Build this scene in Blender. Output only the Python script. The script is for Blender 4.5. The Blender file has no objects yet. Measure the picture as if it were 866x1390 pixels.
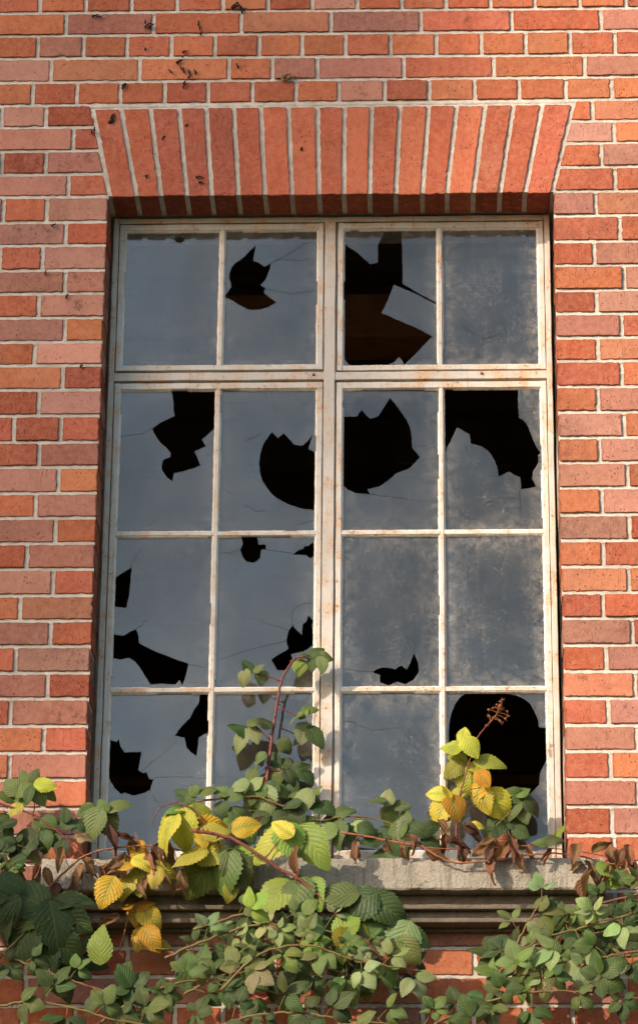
import bpy, bmesh, math, random
from mathutils import Vector, Matrix, noise
from mathutils.geometry import delaunay_2d_cdt
R = math.radians
scene = bpy.context.scene
C = scene.collection

# ---------------------------------------------------------------- camera
cd = bpy.data.cameras.new('camera'); cam = bpy.data.objects.new('camera', cd); C.objects.link(cam)
cd.sensor_fit = 'VERTICAL'; cd.sensor_height = 24.0; cd.lens = 4400 / 1390 * 24.0
cd.shift_y = -45 / 1390
cd.clip_start = 0.1; cd.clip_end = 3000
CL = Vector([0.28925, -7.70688, 1.59957])
CR, CU, CF = [0.9992823, 0.0369328, 0.0084161], [0.0063636, -0.3827005, 0.9238505], [-0.0373413, 0.9231339, 0.3826609]
rm = Matrix((CR, CU, [-v for v in CF])).transposed()
cam.matrix_world = Matrix.Translation(CL) @ rm.to_4x4()
scene.camera = cam
# ---------------------------------------------------------------- sky, sun, exposure
SUN_AZ, SUN_EL = R(48), R(27)            # degrees left of the wall's normal, elevation
sdir = Vector((-math.sin(SUN_AZ) * math.cos(SUN_EL), -math.cos(SUN_AZ) * math.cos(SUN_EL), math.sin(SUN_EL)))
w = bpy.data.worlds.new('World'); scene.world = w; w.use_nodes = True
nt = w.node_tree; bg = nt.nodes['Background']
sky = nt.nodes.new('ShaderNodeTexSky'); sky.sky_type = 'NISHITA'; sky.sun_disc = False
sky.sun_elevation = SUN_EL
sky.sun_rotation = math.atan2(sdir.x, sdir.y)
sky.air_density = 1.0; sky.dust_density = 2.5; sky.ozone_density = 1.0
hs = nt.nodes.new('ShaderNodeHueSaturation'); hs.inputs['Hue'].default_value = 0.482; hs.inputs['Saturation'].default_value = 1.12
nt.links.new(sky.outputs[0], hs.inputs['Color']); 
tc = nt.nodes.new('ShaderNodeTexCoord'); cn = nt.nodes.new('ShaderNodeTexNoise'); cn.inputs['Scale'].default_value = 7.0; cn.inputs['Detail'].default_value = 7; cn.inputs['Roughness'].default_value = .55
nt.links.new(tc.outputs['Generated'], cn.inputs['Vector'])
cr = nt.nodes.new('ShaderNodeMapRange'); nt.links.new(cn.outputs[0], cr.inputs[0]); cr.inputs[1].default_value = .40; cr.inputs[2].default_value = .66; cr.inputs[3].default_value = .70; cr.inputs[4].default_value = 1.40
vm = nt.nodes.new('ShaderNodeVectorMath'); vm.operation = 'SCALE'; nt.links.new(hs.outputs[0], vm.inputs[0]); nt.links.new(cr.outputs[0], vm.inputs['Scale'])   # broken high cloud
nt.links.new(vm.outputs[0], bg.inputs[0]); bg.inputs[1].default_value = 0.15
sl = bpy.data.lights.new('sun', 'SUN'); sl.energy = 3.3; sl.angle = R(0.53); sl.color = (1.0, 0.85, 0.66)
so = bpy.data.objects.new('sun', sl); C.objects.link(so)
so.rotation_euler = (-sdir).to_track_quat('-Z', 'Y').to_euler()
scene.view_settings.view_transform = 'Standard'; scene.view_settings.look = 'None'
scene.view_settings.gamma = 1.0; scene.view_settings.use_curve_mapping = False
scene.view_settings.exposure = 0.86

# ---------------------------------------------------------------- helpers
def tag(o, label=None, cat=None, group=None, kind=None):
    for k, v in (('label', label), ('category', cat), ('group', group), ('kind', kind)):
        if v: o[k] = v
    return o
def empty(name, loc, label, cat, group=None):
    o = bpy.data.objects.new(name, None); C.objects.link(o); o.location = loc; o.empty_display_size = .05
    return tag(o, label, cat, group)
def build(name, bm, mat, parent=None, smooth=False):
    """link bm (in world coordinates) as one mesh object, kept in place under its parent"""
    me = bpy.data.meshes.new(name)
    if parent is not None:
        pl = parent.location + (parent.parent.location if parent.parent else Vector())
        bmesh.ops.translate(bm, verts=bm.verts, vec=-pl)
    bm.to_mesh(me); bm.free()
    if smooth:
        me.polygons.foreach_set('use_smooth', [True] * len(me.polygons))
    o = bpy.data.objects.new(name, me); C.objects.link(o)
    for m in (mat if isinstance(mat, (list, tuple)) else [mat]): me.materials.append(m)
    if parent is not None: o.parent = parent
    return o
def box(bm, x0, x1, y0, y1, z0, z1, bev=0.0):
    v = [bm.verts.new(p) for p in ((x0,y0,z0),(x1,y0,z0),(x1,y1,z0),(x0,y1,z0),(x0,y0,z1),(x1,y0,z1),(x1,y1,z1),(x0,y1,z1))]
    f = [bm.faces.new([v[i] for i in q]) for q in ((3,2,1,0),(4,5,6,7),(0,1,5,4),(1,2,6,5),(2,3,7,6),(3,0,4,7))]
    if bev:
        es = list({e for q in f for e in q.edges})
        bmesh.ops.bevel(bm, geom=es, offset=bev, segments=2, affect='EDGES', profile=.6)
def tube(bm, pts, r, seg=6, r1=None, wob=0.0, thorns=0, rng=None):
    pts = [Vector(p) for p in pts]
    # Catmull-Rom resample
    P = [pts[0]*2 - pts[1]] + pts + [pts[-1]*2 - pts[-2]]; S = []
    for i in range(1, len(P)-2):
        n = max(2, int((P[i+1]-P[i]).length / .012))
        for k in range(n):
            t = k/n; a, b, c, d = P[i-1], P[i], P[i+1], P[i+2]
            S.append(.5*((2*b) + (c-a)*t + (2*a-5*b+4*c-d)*t*t + (3*b-a-3*c+d)*t*t*t))
    S.append(pts[-1])
    if wob and rng: S = [s + Vector((rng.gauss(0,wob), rng.gauss(0,wob), rng.gauss(0,wob))) for s in S]
    rings = []; r1 = r if r1 is None else r1; N = len(S)
    for i, s in enumerate(S):
        t = (S[min(i+1,N-1)] - S[max(i-1,0)]).normalized()
        u = t.cross(Vector((.13,1,.21))).normalized(); v = t.cross(u)
        rr = r + (r1-r)*i/(N-1)
        rings.append([bm.verts.new(s + (u*math.cos(a)+v*math.sin(a))*rr) for a in [2*math.pi*k/seg for k in range(seg)]])
        if thorns and rng and i and i < N-1 and rng.random() < thorns:
            a = rng.uniform(0, 6.28); o = u*math.cos(a)+v*math.sin(a)
            b = s + o*rr*.7; q = t.cross(o)*rr*.55
            tip = s + o*rr*3.2 - t*rr*1.2
            vs = [bm.verts.new(b + t*rr*.8), bm.verts.new(b + q), bm.verts.new(b - t*rr*.8), bm.verts.new(b - q)]
            tv = bm.verts.new(tip)
            for k in range(4): bm.faces.new((vs[k], vs[(k+1)%4], tv))
    for a, b in zip(rings, rings[1:]):
        for k in range(seg): bm.faces.new((a[k], a[(k+1)%seg], b[(k+1)%seg], b[k]))
    bm.faces.new(rings[0][::-1]); bm.faces.new(rings[-1])
    return S
# ---- material helper: tiny node DSL
class NT:
    def __init__(s, name):
        s.m = bpy.data.materials.new(name); s.m.use_nodes = True; s.t = s.m.node_tree; s.b = s.t.nodes['Principled BSDF']
    def n(s, ty, ins=None, **kw):
        q = s.t.nodes.new(ty)
        for k, v in kw.items(): setattr(q, k, v)
        for k, v in (ins or {}).items():
            if hasattr(v, 'links') or isinstance(v, bpy.types.NodeSocket): s.t.links.new(v, q.inputs[k])
            else: q.inputs[k].default_value = v
        return q
    def noise(s, vec, scale, detail=6, rough=.6):
        return s.n('ShaderNodeTexNoise', {'Vector': vec, 'Scale': scale, 'Detail': detail, 'Roughness': rough}).outputs[0]
    def ramp(s, fac, a, b, ca=(0,0,0,1), cb=(1,1,1,1)):
        q = s.n('ShaderNodeValToRGB', {0: fac}); e = q.color_ramp.elements
        e[0].position = a; e[1].position = b; e[0].color = ca; e[1].color = cb
        return q.outputs[0]
    def mix(s, fac, a, b, mode='MIX'):
        q = s.n('ShaderNodeMix', data_type='RGBA', blend_type=mode)
        for i, v in ((0, fac), (6, a), (7, b)):
            if isinstance(v, bpy.types.NodeSocket): s.t.links.new(v, q.inputs[i])
            else: q.inputs[i].default_value = v if i == 0 else (tuple(v) + (1,))[:4]
        return q.outputs[2]
    def math(s, op, a, b=0.0):
        q = s.n('ShaderNodeMath', operation=op)
        for i, v in ((0, a), (1, b)):
            if isinstance(v, bpy.types.NodeSocket): s.t.links.new(v, q.inputs[i])
            else: q.inputs[i].default_value = v
        return q.outputs[0]
    def bump(s, h, strength=.5, dist=.002, prev=None):
        q = s.n('ShaderNodeBump', {'Height': h, 'Strength': strength, 'Distance': dist})
        if prev: s.t.links.new(prev, q.inputs['Normal'])
        return q.outputs[0]
    def pos(s): return s.n('ShaderNodeNewGeometry').outputs['Position']
    def set(s, **kw):
        for k, v in kw.items():
            k = k.replace('_', ' ')
            if isinstance(v, bpy.types.NodeSocket): s.t.links.new(v, s.b.inputs[k])
            else: s.b.inputs[k].default_value = v
        return s.m

TREE_P, TREE_N = -2.06, 52000
def leafbm():
    b = bmesh.new(); b.loops.layers.float_color.new('tint'); b.verts.layers.float.new('turn'); b.loops.layers.uv.new('uv'); return b
# ---------------------------------------------------------------- materials
def mat_brick():
    m = NT('brick'); P = m.pos()
    tint = m.n('ShaderNodeAttribute', attribute_name='tint').outputs['Color']
    rnd = m.n('ShaderNodeAttribute', attribute_name='rnd').outputs['Fac']
    off = m.n('ShaderNodeCombineXYZ', {0: rnd, 1: rnd, 2: rnd}).outputs[0]
    off = m.n('ShaderNodeVectorMath', {0: off, 1: (7.3, 3.1, 5.7)}, operation='MULTIPLY').outputs[0]
    V = m.n('ShaderNodeVectorMath', {0: P, 1: off}, operation='ADD').outputs[0]
    big = m.ramp(m.noise(V, 16, 5), .3, .7); fine = m.noise(V, 260, 5, .7); mid = m.noise(V, 70, 5, .65)
    c = m.mix(m.math('MULTIPLY', big, .42), tint, m.mix(1.0, tint, (.62, .52, .5), 'MULTIPLY'))
    c = m.mix(m.math('MULTIPLY', m.ramp(mid, .45, .70), .28), c, (.52, .28, .18))
    c = m.mix(m.math('MULTIPLY', m.ramp(mid, .30, .46, (1,1,1,1), (0,0,0,1)), .30), c, m.mix(1.0, tint, (.5, .42, .4), 'MULTIPLY'))
    c = m.mix(m.math('MULTIPLY', m.ramp(fine, .5, .8), .35), c, (.54, .34, .25))
    c = m.mix(m.math('MULTIPLY', m.ramp(fine, .32, .42, (1,1,1,1), (0,0,0,1)), .55), c, (.14, .055, .035))
    c = m.mix(1.0, c, (.97, .93, .925), 'MULTIPLY')
    soot = m.math('MULTIPLY', m.ramp(m.noise(P, 2.6, 6, .7), .50, .72), m.ramp(m.noise(P, 38, 5, .7), .30, .62))
    c = m.mix(m.math('MULTIPLY', soot, .55), c, (.075, .045, .04))
    ea = m.n('ShaderNodeAttribute', attribute_name='edge').outputs['Fac']
    ed = m.math('MULTIPLY', m.ramp(m.math('ADD', ea, m.math('MULTIPLY', m.math('SUBTRACT', m.noise(V, 48, 6, .75), .5), 1.7)), .72, 1.12), .62)
    c = m.mix(ed, c, m.mix(1.0, tint, (.34, .26, .24), 'MULTIPLY'))
    # kiln scum / lime dust on some bricks
    dust = m.math('MULTIPLY', m.ramp(m.noise(V, 9, 4), .52, .72), m.ramp(rnd, .45, .9))
    c = m.mix(m.math('MULTIPLY', dust, .09), c, (.56, .40, .33))
    # dark burnt blotches with a shape of their own
    burn = m.math('MULTIPLY', m.ramp(m.noise(V, 30, 6, .7), .56, .68), m.ramp(rnd, .70, .86))
    c = m.mix(m.math('MULTIPLY', burn, .6), c, (.075, .035, .025))
    # pits
    vo = m.n('ShaderNodeTexVoronoi', {'Vector': V, 'Scale': 95, 'Randomness': 1.0}).outputs['Distance']
    pit = m.math('MULTIPLY', m.ramp(vo, .10, .22, (1,1,1,1), (0,0,0,1)), m.ramp(m.noise(V, 22, 3), .46, .60))
    c = m.mix(m.math('MULTIPLY', pit, .75), c, (.06, .025, .018))
    # drag marks from the wire cut
    st = m.n('ShaderNodeVectorMath', {0: V, 1: (300, 300, 26)}, operation='MULTIPLY').outputs[0]
    streak = m.ramp(m.noise(st, 1.0, 3), .60, .72)
    c = m.mix(m.math('MULTIPLY', streak, m.math('MULTIPLY', m.ramp(m.noise(V, 13, 2), .5, .62), .35)), c, (.10, .045, .03))
    h = m.math('SUBTRACT', m.math('ADD', m.math('MULTIPLY', fine, .5), m.math('MULTIPLY', mid, .9)), m.math('MULTIPLY', pit, 1.2))
    h = m.math('SUBTRACT', h, m.math('MULTIPLY', streak, .35))
    return m.set(Base_Color=c, Roughness=.9, Specular_IOR_Level=.15, Normal=m.bump(h, .75, .0028))
def mat_mortar():
    m = NT('mortar'); P = m.pos()
    f = m.noise(P, 320, 5, .7); g = m.noise(P, 34, 6); b = m.noise(P, 5, 4)
    c = m.mix(m.ramp(g, .3, .72), (.45, .395, .33), (.66, .595, .515))
    c = m.mix(m.math('MULTIPLY', m.ramp(f, .52, .75), .5), c, (.26, .21, .16))
    c = m.mix(m.math('MULTIPLY', m.ramp(b, .45, .7), .45), c, (.25, .20, .155))
    c = m.mix(m.math('MULTIPLY', m.ramp(m.noise(P, 60, 6, .75), .62, .7), .55), c, (.12, .09, .07))
    return m.set(Base_Color=c, Roughness=.95, Specular_IOR_Level=.1, Normal=m.bump(m.math('ADD', f, m.math('MULTIPLY', g, 1.5)), .8, .003))
def mat_paint(name, base, rust):
    m = NT(name); P = m.pos()
    n1 = m.noise(P, 22, 6, .65); n2 = m.noise(P, 120, 6, .7); n3 = m.noise(P, 7, 3)
    st = m.n('ShaderNodeVectorMath', {0: P, 1: (120, 120, 9)}, operation='MULTIPLY').outputs[0]
    n4 = m.noise(st, 1, 4)
    c = m.mix(m.ramp(n3, .35, .7), base, [v*.86 for v in base])
    c = m.mix(m.math('MULTIPLY', m.ramp(n1, .46, .68), .55 * rust), c, (.55, .33, .17))
    c = m.mix(m.math('MULTIPLY', m.ramp(n4, .56, .75), .45 * rust), c, (.40, .22, .11))
    flake = m.math('MULTIPLY', m.ramp(n2, .585, .62), m.ramp(n1, .45, .56))
    c = m.mix(m.math('MULTIPLY', flake, .85 * min(1, rust)), c, (.22, .10, .045))
    grime = m.ramp(m.noise(P, 45, 6, .7), .6, .72)
    c = m.mix(m.math('MULTIPLY', grime, .35), c, (.20, .15, .10))
    return m.set(Base_Color=c, Roughness=.6, Specular_IOR_Level=.3, Normal=m.bump(m.math('SUBTRACT', n2, flake), .5, .0015))
def mat_glass():
    m = NT('dirty_glass'); P = m.pos()
    fr = m.n('ShaderNodeFresnel', {'IOR': 1.5}).outputs[0]
    wav = m.noise(P, 3.2, 2)
    nb = m.bump(wav, .10, .01)
    gl = m.n('ShaderNodeBsdfGlossy', {'Color': (1,1,1,1), 'Roughness': .02, 'Normal': nb}).outputs[0]
    tr = m.n('ShaderNodeBsdfTransparent', {'Color': (.80,.84,.84,1)}).outputs[0]
    refl = m.math('MINIMUM', m.math('MULTIPLY', fr, GLASS_REFL), 1.0)
    a = m.n('ShaderNodeMixShader', {0: refl, 1: tr, 2: gl}).outputs[0]
    # grime, salt blooms, scratches and rain marks
    rr = m.n('ShaderNodeAttribute', attribute_name='dirt').outputs['Fac']
    film = m.math('ADD', .012, m.math('MULTIPLY', m.ramp(m.noise(P, 4.5, 4), .3, .8), .04))
    patch = m.ramp(m.noise(P, 7.5, 4, .65), .46, .68)
    bl = m.math('MULTIPLY', m.math('MULTIPLY', m.ramp(m.noise(P, 110, 8, .9), .47, .80), patch), .30)
    st = m.n('ShaderNodeVectorMath', {0: P, 1: (170, 170, 6)}, operation='MULTIPLY').outputs[0]
    rain = m.math('MULTIPLY', m.ramp(m.noise(st, 1, 4, .6), .52, .85), .035)
    sp = m.n('ShaderNodeTexVoronoi', {'Vector': P, 'Scale': 85}).outputs['Distance']
    grit = m.math('MULTIPLY', m.ramp(m.noise(P, 420, 2, .5), .66, .74), m.math('MULTIPLY', m.ramp(m.noise(P, 9, 4), .42, .62), .30))
    speck = m.math('MULTIPLY', m.ramp(sp, .05, .12, (1,1,1,1), (0,0,0,1)), m.math('MULTIPLY', m.ramp(m.noise(P, 12, 3), .48, .62), .45))
    wp = m.n('ShaderNodeVectorMath', {0: P, 1: m.n('ShaderNodeVectorMath', {0: m.n('ShaderNodeTexNoise', {'Vector': P, 'Scale': 14.0, 'Detail': 4.0}).outputs['Color'], 1: (.13,.13,.13)}, operation='MULTIPLY').outputs[0]}, operation='ADD').outputs[0]
    sc = m.n('ShaderNodeTexVoronoi', {'Vector': wp, 'Scale': 34}, feature='DISTANCE_TO_EDGE').outputs['Distance']
    scr = m.math('MULTIPLY', m.ramp(sc, .008, .028, (1,1,1,1), (0,0,0,1)), m.math('MULTIPLY', m.ramp(m.noise(P, 16, 4), .56, .70), .22))
    edge = m.n('ShaderNodeAttribute', attribute_name='edge').outputs['Fac']
    edg = m.math('MULTIPLY', edge, m.math('MULTIPLY', m.ramp(m.noise(P, 40, 7, .8), .40, .72), .30))
    d = m.math('ADD', bl, m.math('ADD', rain, m.math('ADD', speck, scr)))
    d = m.math('ADD', d, m.math('ADD', edg, grit))
    d = m.math('ADD', film, m.math('MULTIPLY', d, rr))
    d = m.math('MINIMUM', d, .85)
    df = m.n('ShaderNodeBsdfDiffuse', {'Color': (.62,.57,.50,1)}).outputs[0]
    b = m.n('ShaderNodeMixShader', {0: d, 1: a, 2: df}).outputs[0]
    m.t.links.new(b, m.t.nodes['Material Output'].inputs[0])
    return m.m
GLASS_REFL = 1.2
def mat_leaf(name, gloss=.52):
    m = NT(name); tint = m.n('ShaderNodeAttribute', attribute_name='tint').outputs['Color']
    uv = m.n('ShaderNodeUVMap', uv_map='uv').outputs[0]
    s = m.n('ShaderNodeSeparateXYZ', {0: uv}); u = m.math('ABSOLUTE', s.outputs[0]); v = s.outputs[1]
    ph = m.math('SUBTRACT', m.math('MULTIPLY', v, 8.0), m.math('MULTIPLY', u, 3.0))
    tri = m.math('ABSOLUTE', m.math('SUBTRACT', m.math('FRACT', ph), .5))       # 0 at the vein, .5 between
    tri = m.math('SUBTRACT', .5, tri)
    vein = m.ramp(tri, .0, .13, (1,1,1,1), (0,0,0,1)); rib = m.ramp(u, .02, .07, (1,1,1,1), (0,0,0,1))
    vv = m.math('MAXIMUM', vein, rib)
    P = m.pos(); n = m.noise(P, 45, 5); nf = m.noise(P, 230, 4)
    c = m.mix(m.math('MULTIPLY', m.ramp(n, .35, .7), .4), tint, m.mix(1.0, tint, (.55, .62, .6), 'MULTIPLY'))
    c = m.mix(m.math('MULTIPLY', vv, .26), c, m.mix(.5, tint, (.34, .36, .13)))
    # autumn edges and spots; green lingers near the rib of turning leaves
    tn = m.n('ShaderNodeAttribute', attribute_name='turn').outputs['Fac']
    gr = m.math('MULTIPLY', m.math('MULTIPLY', m.ramp(m.math('ADD', u, m.math('MULTIPLY', m.noise(P, 55, 4), .9)), .35, .85, (1,1,1,1), (0,0,0,1)), tn), .75)
    c = m.mix(gr, c, (.17, .22, .03))
    red = m.n('ShaderNodeAttribute', attribute_name='turn').outputs['Fac']
    ed = m.math('MULTIPLY', m.ramp(m.math('ADD', u, m.math('MULTIPLY', n, .7)), 1.0, 1.35), red)
    sp = m.math('MULTIPLY', m.ramp(m.noise(P, 85, 5, .7), .60, .68), red)
    c = m.mix(m.math('MINIMUM', m.math('ADD', ed, sp), .85), c, (.22, .07, .02))
    h = m.math('ADD', m.math('MULTIPLY', m.math('SUBTRACT', 1.0, vv), 1.0), m.math('MULTIPLY', nf, .25))
    h = m.math('ADD', h, m.math('MULTIPLY', tri, 1.6))
    nb = m.bump(h, .45, .0018)
    m.set(Base_Color=c, Roughness=gloss, Specular_IOR_Level=.30, Normal=nb)
    tl = m.n('ShaderNodeBsdfTranslucent', {'Color': m.mix(1.0, c, (1.25, 1.25, .6), 'MULTIPLY'), 'Normal': nb}).outputs[0]
    x = m.n('ShaderNodeMixShader', {0: .30, 1: m.b.outputs[0], 2: tl}).outputs[0]
    m.t.links.new(x, m.t.nodes['Material Output'].inputs[0])
    return m.m
def mat_noise(name, a, b, scale=30, rough=.85, bump=.4, dist=.003, c3=None):
    m = NT(name); P = m.pos(); n = m.noise(P, scale, 6, .65); f = m.noise(P, scale*7, 4, .7)
    c = m.mix(m.ramp(n, .3, .7), a, b)
    if c3: c = m.mix(m.math('MULTIPLY', m.ramp(f, .5, .66), .6), c, c3)
    return m.set(Base_Color=c, Roughness=rough, Specular_IOR_Level=.2, Normal=m.bump(m.math('ADD', n, f), bump, dist))
M_BRICK = mat_brick(); M_MORT = mat_mortar()
M_FRAME = mat_paint('frame_paint', (.54, .50, .445), 1.6); M_SASH = mat_paint('sash_paint', (.58, .55, .495), 1.5)
M_PUTTY = mat_paint('putty', (.69, .65, .59), .7); M_GLASS = mat_glass()
M_LEAF = mat_leaf('bramble_leaf'); M_DEAD = mat_leaf('withered_leaf', .75)
M_CANE = mat_noise('bramble_cane', (.12, .025, .028), (.18, .06, .04), 40, .5)
M_CANEG = mat_noise('green_cane', (.14, .05, .03), (.13, .13, .04), 30, .5)
M_CANEB = mat_noise('dry_cane', (.28, .11, .05), (.20, .075, .035), 40, .7)
def mat_sill():
    m = NT('sill_concrete'); P = m.pos(); n = m.noise(P, 9, 6, .65); f = m.noise(P, 240, 4, .75); g = m.noise(P, 60, 5, .7)
    c = m.mix(m.ramp(n, .3, .7), (.32, .285, .23), (.48, .43, .36))
    c = m.mix(m.math('MULTIPLY', m.ramp(f, .55, .66), .7), c, (.11, .09, .07))
    c = m.mix(m.math('MULTIPLY', m.ramp(f, .30, .42, (1,1,1,1), (0,0,0,1)), .5), c, (.56, .52, .45))
    st = m.n('ShaderNodeVectorMath', {0: P, 1: (38, 5, 3)}, operation='MULTIPLY').outputs[0]
    c = m.mix(m.math('MULTIPLY', m.ramp(m.noise(st, 1, 5, .65), .52, .68), .65), c, (.085, .07, .055))     # drip streaks
    c = m.mix(m.math('MULTIPLY', m.math('MULTIPLY', m.ramp(m.noise(P, 14, 6, .7), .55, .66), m.ramp(g, .4, .6)), .7), c, (.09, .10, .035))   # moss
    return m.set(Base_Color=c, Roughness=.95, Specular_IOR_Level=.1, Normal=m.bump(m.math('ADD', m.math('MULTIPLY', f, .8), g), 1.0, .006))
M_SILL = mat_sill()
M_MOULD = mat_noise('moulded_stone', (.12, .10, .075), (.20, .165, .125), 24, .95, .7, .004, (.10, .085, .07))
M_DARK = mat_noise('sooty_plaster', (.40, .28, .19), (.30, .21, .14), 5, .95)
M_WOOD = mat_noise('old_stained_wood', (.62, .27, .12), (.42, .15, .06), 9, .8)
M_SOIL = mat_noise('rough_grass', (.035, .045, .018), (.06, .05, .028), 3, 1.0)
M_ROOT = mat_noise('dead_ivy', (.012, .010, .009), (.03, .022, .018), 60, .9)
M_STRING = mat_noise('dry_twine', (.30, .19, .10), (.22, .13, .07), 60, .9)
M_BARK = mat_noise('bark', (.10, .08, .06), (.16, .12, .09), 20, .9)
M_STEEL = mat_noise('rusty_steel', (.22, .10, .05), (.12, .07, .05), 60, .6)

# ================================================================ setting
bm = bmesh.new()
vs = [bm.verts.new(p) for p in ((-600,-600,0),(600,-600,0),(600,600,0),(-600,600,0))]; bm.faces.new(vs)
tag(build('ground', bm, M_SOIL), kind='structure')

# ================================================================ brick wall
H, Z0 = 0.07083, 4.977
ROWS = {-4: [-0.8015, -0.6753, -0.5493, -0.4235, -0.2977, -0.1741, -0.0527, 0.0707, 0.1918, 0.3129, 0.4339, 0.5547, 0.6774, 0.802], -3: [-0.7276, -0.4864, -0.2458, -0.0016, 0.2441, 0.4913, 0.7339], -2: [-0.8017, -0.6763, -0.5571, -0.436, -0.3171, -0.1962, -0.0795, 0.0391, 0.1616, 0.2859, 0.4082, 0.5283, 0.6483, 0.7701], -1: [-0.7624, -0.5207, -0.2774, -0.159, -0.0367, 0.1976, 0.4413, 0.6866], 0: [-0.8099, -0.6893, -0.5708, -0.4504, -0.3322, -0.212, -0.094, 0.0218, 0.1456, 0.2652, 0.3887, 0.5081, 0.6334, 0.7584], 1: [-0.8911, -0.7708, 0.7044], 2: [-0.9379, -0.6944, 0.7607], 3: [-0.8846, -0.7654, 0.7248], 4: [-0.943, -0.702, 0.7597], 5: [-0.8741, -0.7573, 0.7062], 6: [-0.942, -0.7035, 0.7678], 7: [-0.8765, -0.7633, 0.6989], 8: [-0.9331, -0.6996, 0.7756], 9: [-0.8826, -0.7672, 0.7013], 10: [-0.9359, -0.6949, 0.765], 11: [-0.8877, -0.772, 0.7017], 12: [-0.9289, -0.6955, 0.7612], 13: [-0.8694, -0.7554, 0.6983], 14: [-0.8168, -0.6948, 0.7639], 15: [-0.8628, -0.748, 0.6986], 16: [-0.9283, -0.695, 0.7685], 17: [-0.8657, -0.7513, 0.7008], 18: [-0.927, -0.697, 0.7693], 19: [-0.8817, -0.768, 0.701], 20: [-0.9274, -0.698, 0.7634], 21: [-0.8918, -0.7789, 0.6974], 22: [-0.9278, -0.6989, 0.7687], 23: [-0.898, -0.7846, 0.7013], 24: [-0.928, -0.7007, 0.772], 25: [-0.9039, -0.7915, 0.7032], 26: [-0.9319, -0.7042, 0.7725], 27: [-0.9005, -0.787, 0.705], 28: [-0.9301, -0.702, 0.7702], 29: [-0.9007, -0.787, 0.705], 30: [-0.93, -0.7017, 0.7085]}
ZL = {-4: (0, 0), -3: (0.0048, 0), -2: (0.0036, 0), -1: (0.004, -0.0039), 0: (0.0001, -0.0015), 1: (-0.0007, -0.0005), 2: (0.002, 0.005), 3: (0.0007, 0.0088), 4: (0.0005, 0.0077), 5: (0.0035, 0.0052), 6: (-0.0016, 0.0041), 7: (0.0, -0.0024), 8: (-0.003, -0.0024), 9: (-0.0007, -0.0039), 10: (-0.0002, -0.001), 11: (-0.0001, 0.0006), 12: (0.0032, 0.0043), 13: (0.0041, 0.0014), 14: (0.0009, 0.0002), 15: (-0.0035, -0.0006), 16: (-0.0027, 0.0002), 17: (-0.0049, 0.0009), 18: (-0.0031, -0.0021), 19: (-0.0024, -0.0021), 20: (-0.0025, -0.0031), 21: (-0.003, -0.0029), 22: (-0.0008, -0.0011), 23: (0.0014, -0.002), 24: (0.0015, -0.0007), 25: (0.0038, -0.0008), 26: (0.0017, -0.0005), 27: (0.0027, 0.0027), 28: (0.0034, 0.0009), 29: (0, 0.0017), 30: (0, -0.0009), 31: (0, 0), 32: (0, 0), 33: (0, 0), 34: (0, 0), 35: (0, 0)}
ARCH = [(-0.6445, -0.5883), (-0.5674, -0.5171), (-0.4873, -0.4518), (-0.4102, -0.3826), (-0.3372, -0.3164), (-0.2623, -0.2444), (-0.1894, -0.1733), (-0.1145, -0.1013), (-0.0357, -0.0294), (0.0381, 0.0366), (0.1108, 0.1055), (0.1874, 0.1753), (0.2641, 0.2461), (0.3396, 0.3119), (0.4161, 0.3816), (0.4926, 0.4523), (0.57, 0.519), (0.6523, 0.5915)]
PANES = {'UL1': [-0.5533, -0.3046, 5.1787, 5.5741], 'UL2': [-0.2809, -0.0367, 5.1753, 5.5735], 'UR1': [0.0334, 0.2777, 5.1662, 5.5692], 'UR2': [0.3053, 0.555, 5.1682, 5.5696], 'A1': [-0.5589, -0.3066, 4.7076, 5.1026], 'A2': [-0.2834, -0.0365, 4.708, 5.1036], 'A3': [0.0321, 0.2811, 4.706, 5.1042], 'A4': [0.3038, 0.5584, 4.7043, 5.103], 'B1': [-0.5603, -0.309, 4.2747, 4.6778], 'B2': [-0.2843, -0.0356, 4.2735, 4.6772], 'B3': [0.0336, 0.2806, 4.2762, 4.6793], 'B4': [0.3052, 0.5564, 4.277, 4.6797], 'C1': [-0.5612, -0.3089, 3.91, 4.2519], 'C2': [-0.2854, -0.0348, 3.8902, 4.2518], 'C3': [0.0322, 0.282, 3.8761, 4.2525], 'C4': [0.3061, 0.5552, 3.866, 4.2513]}
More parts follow.
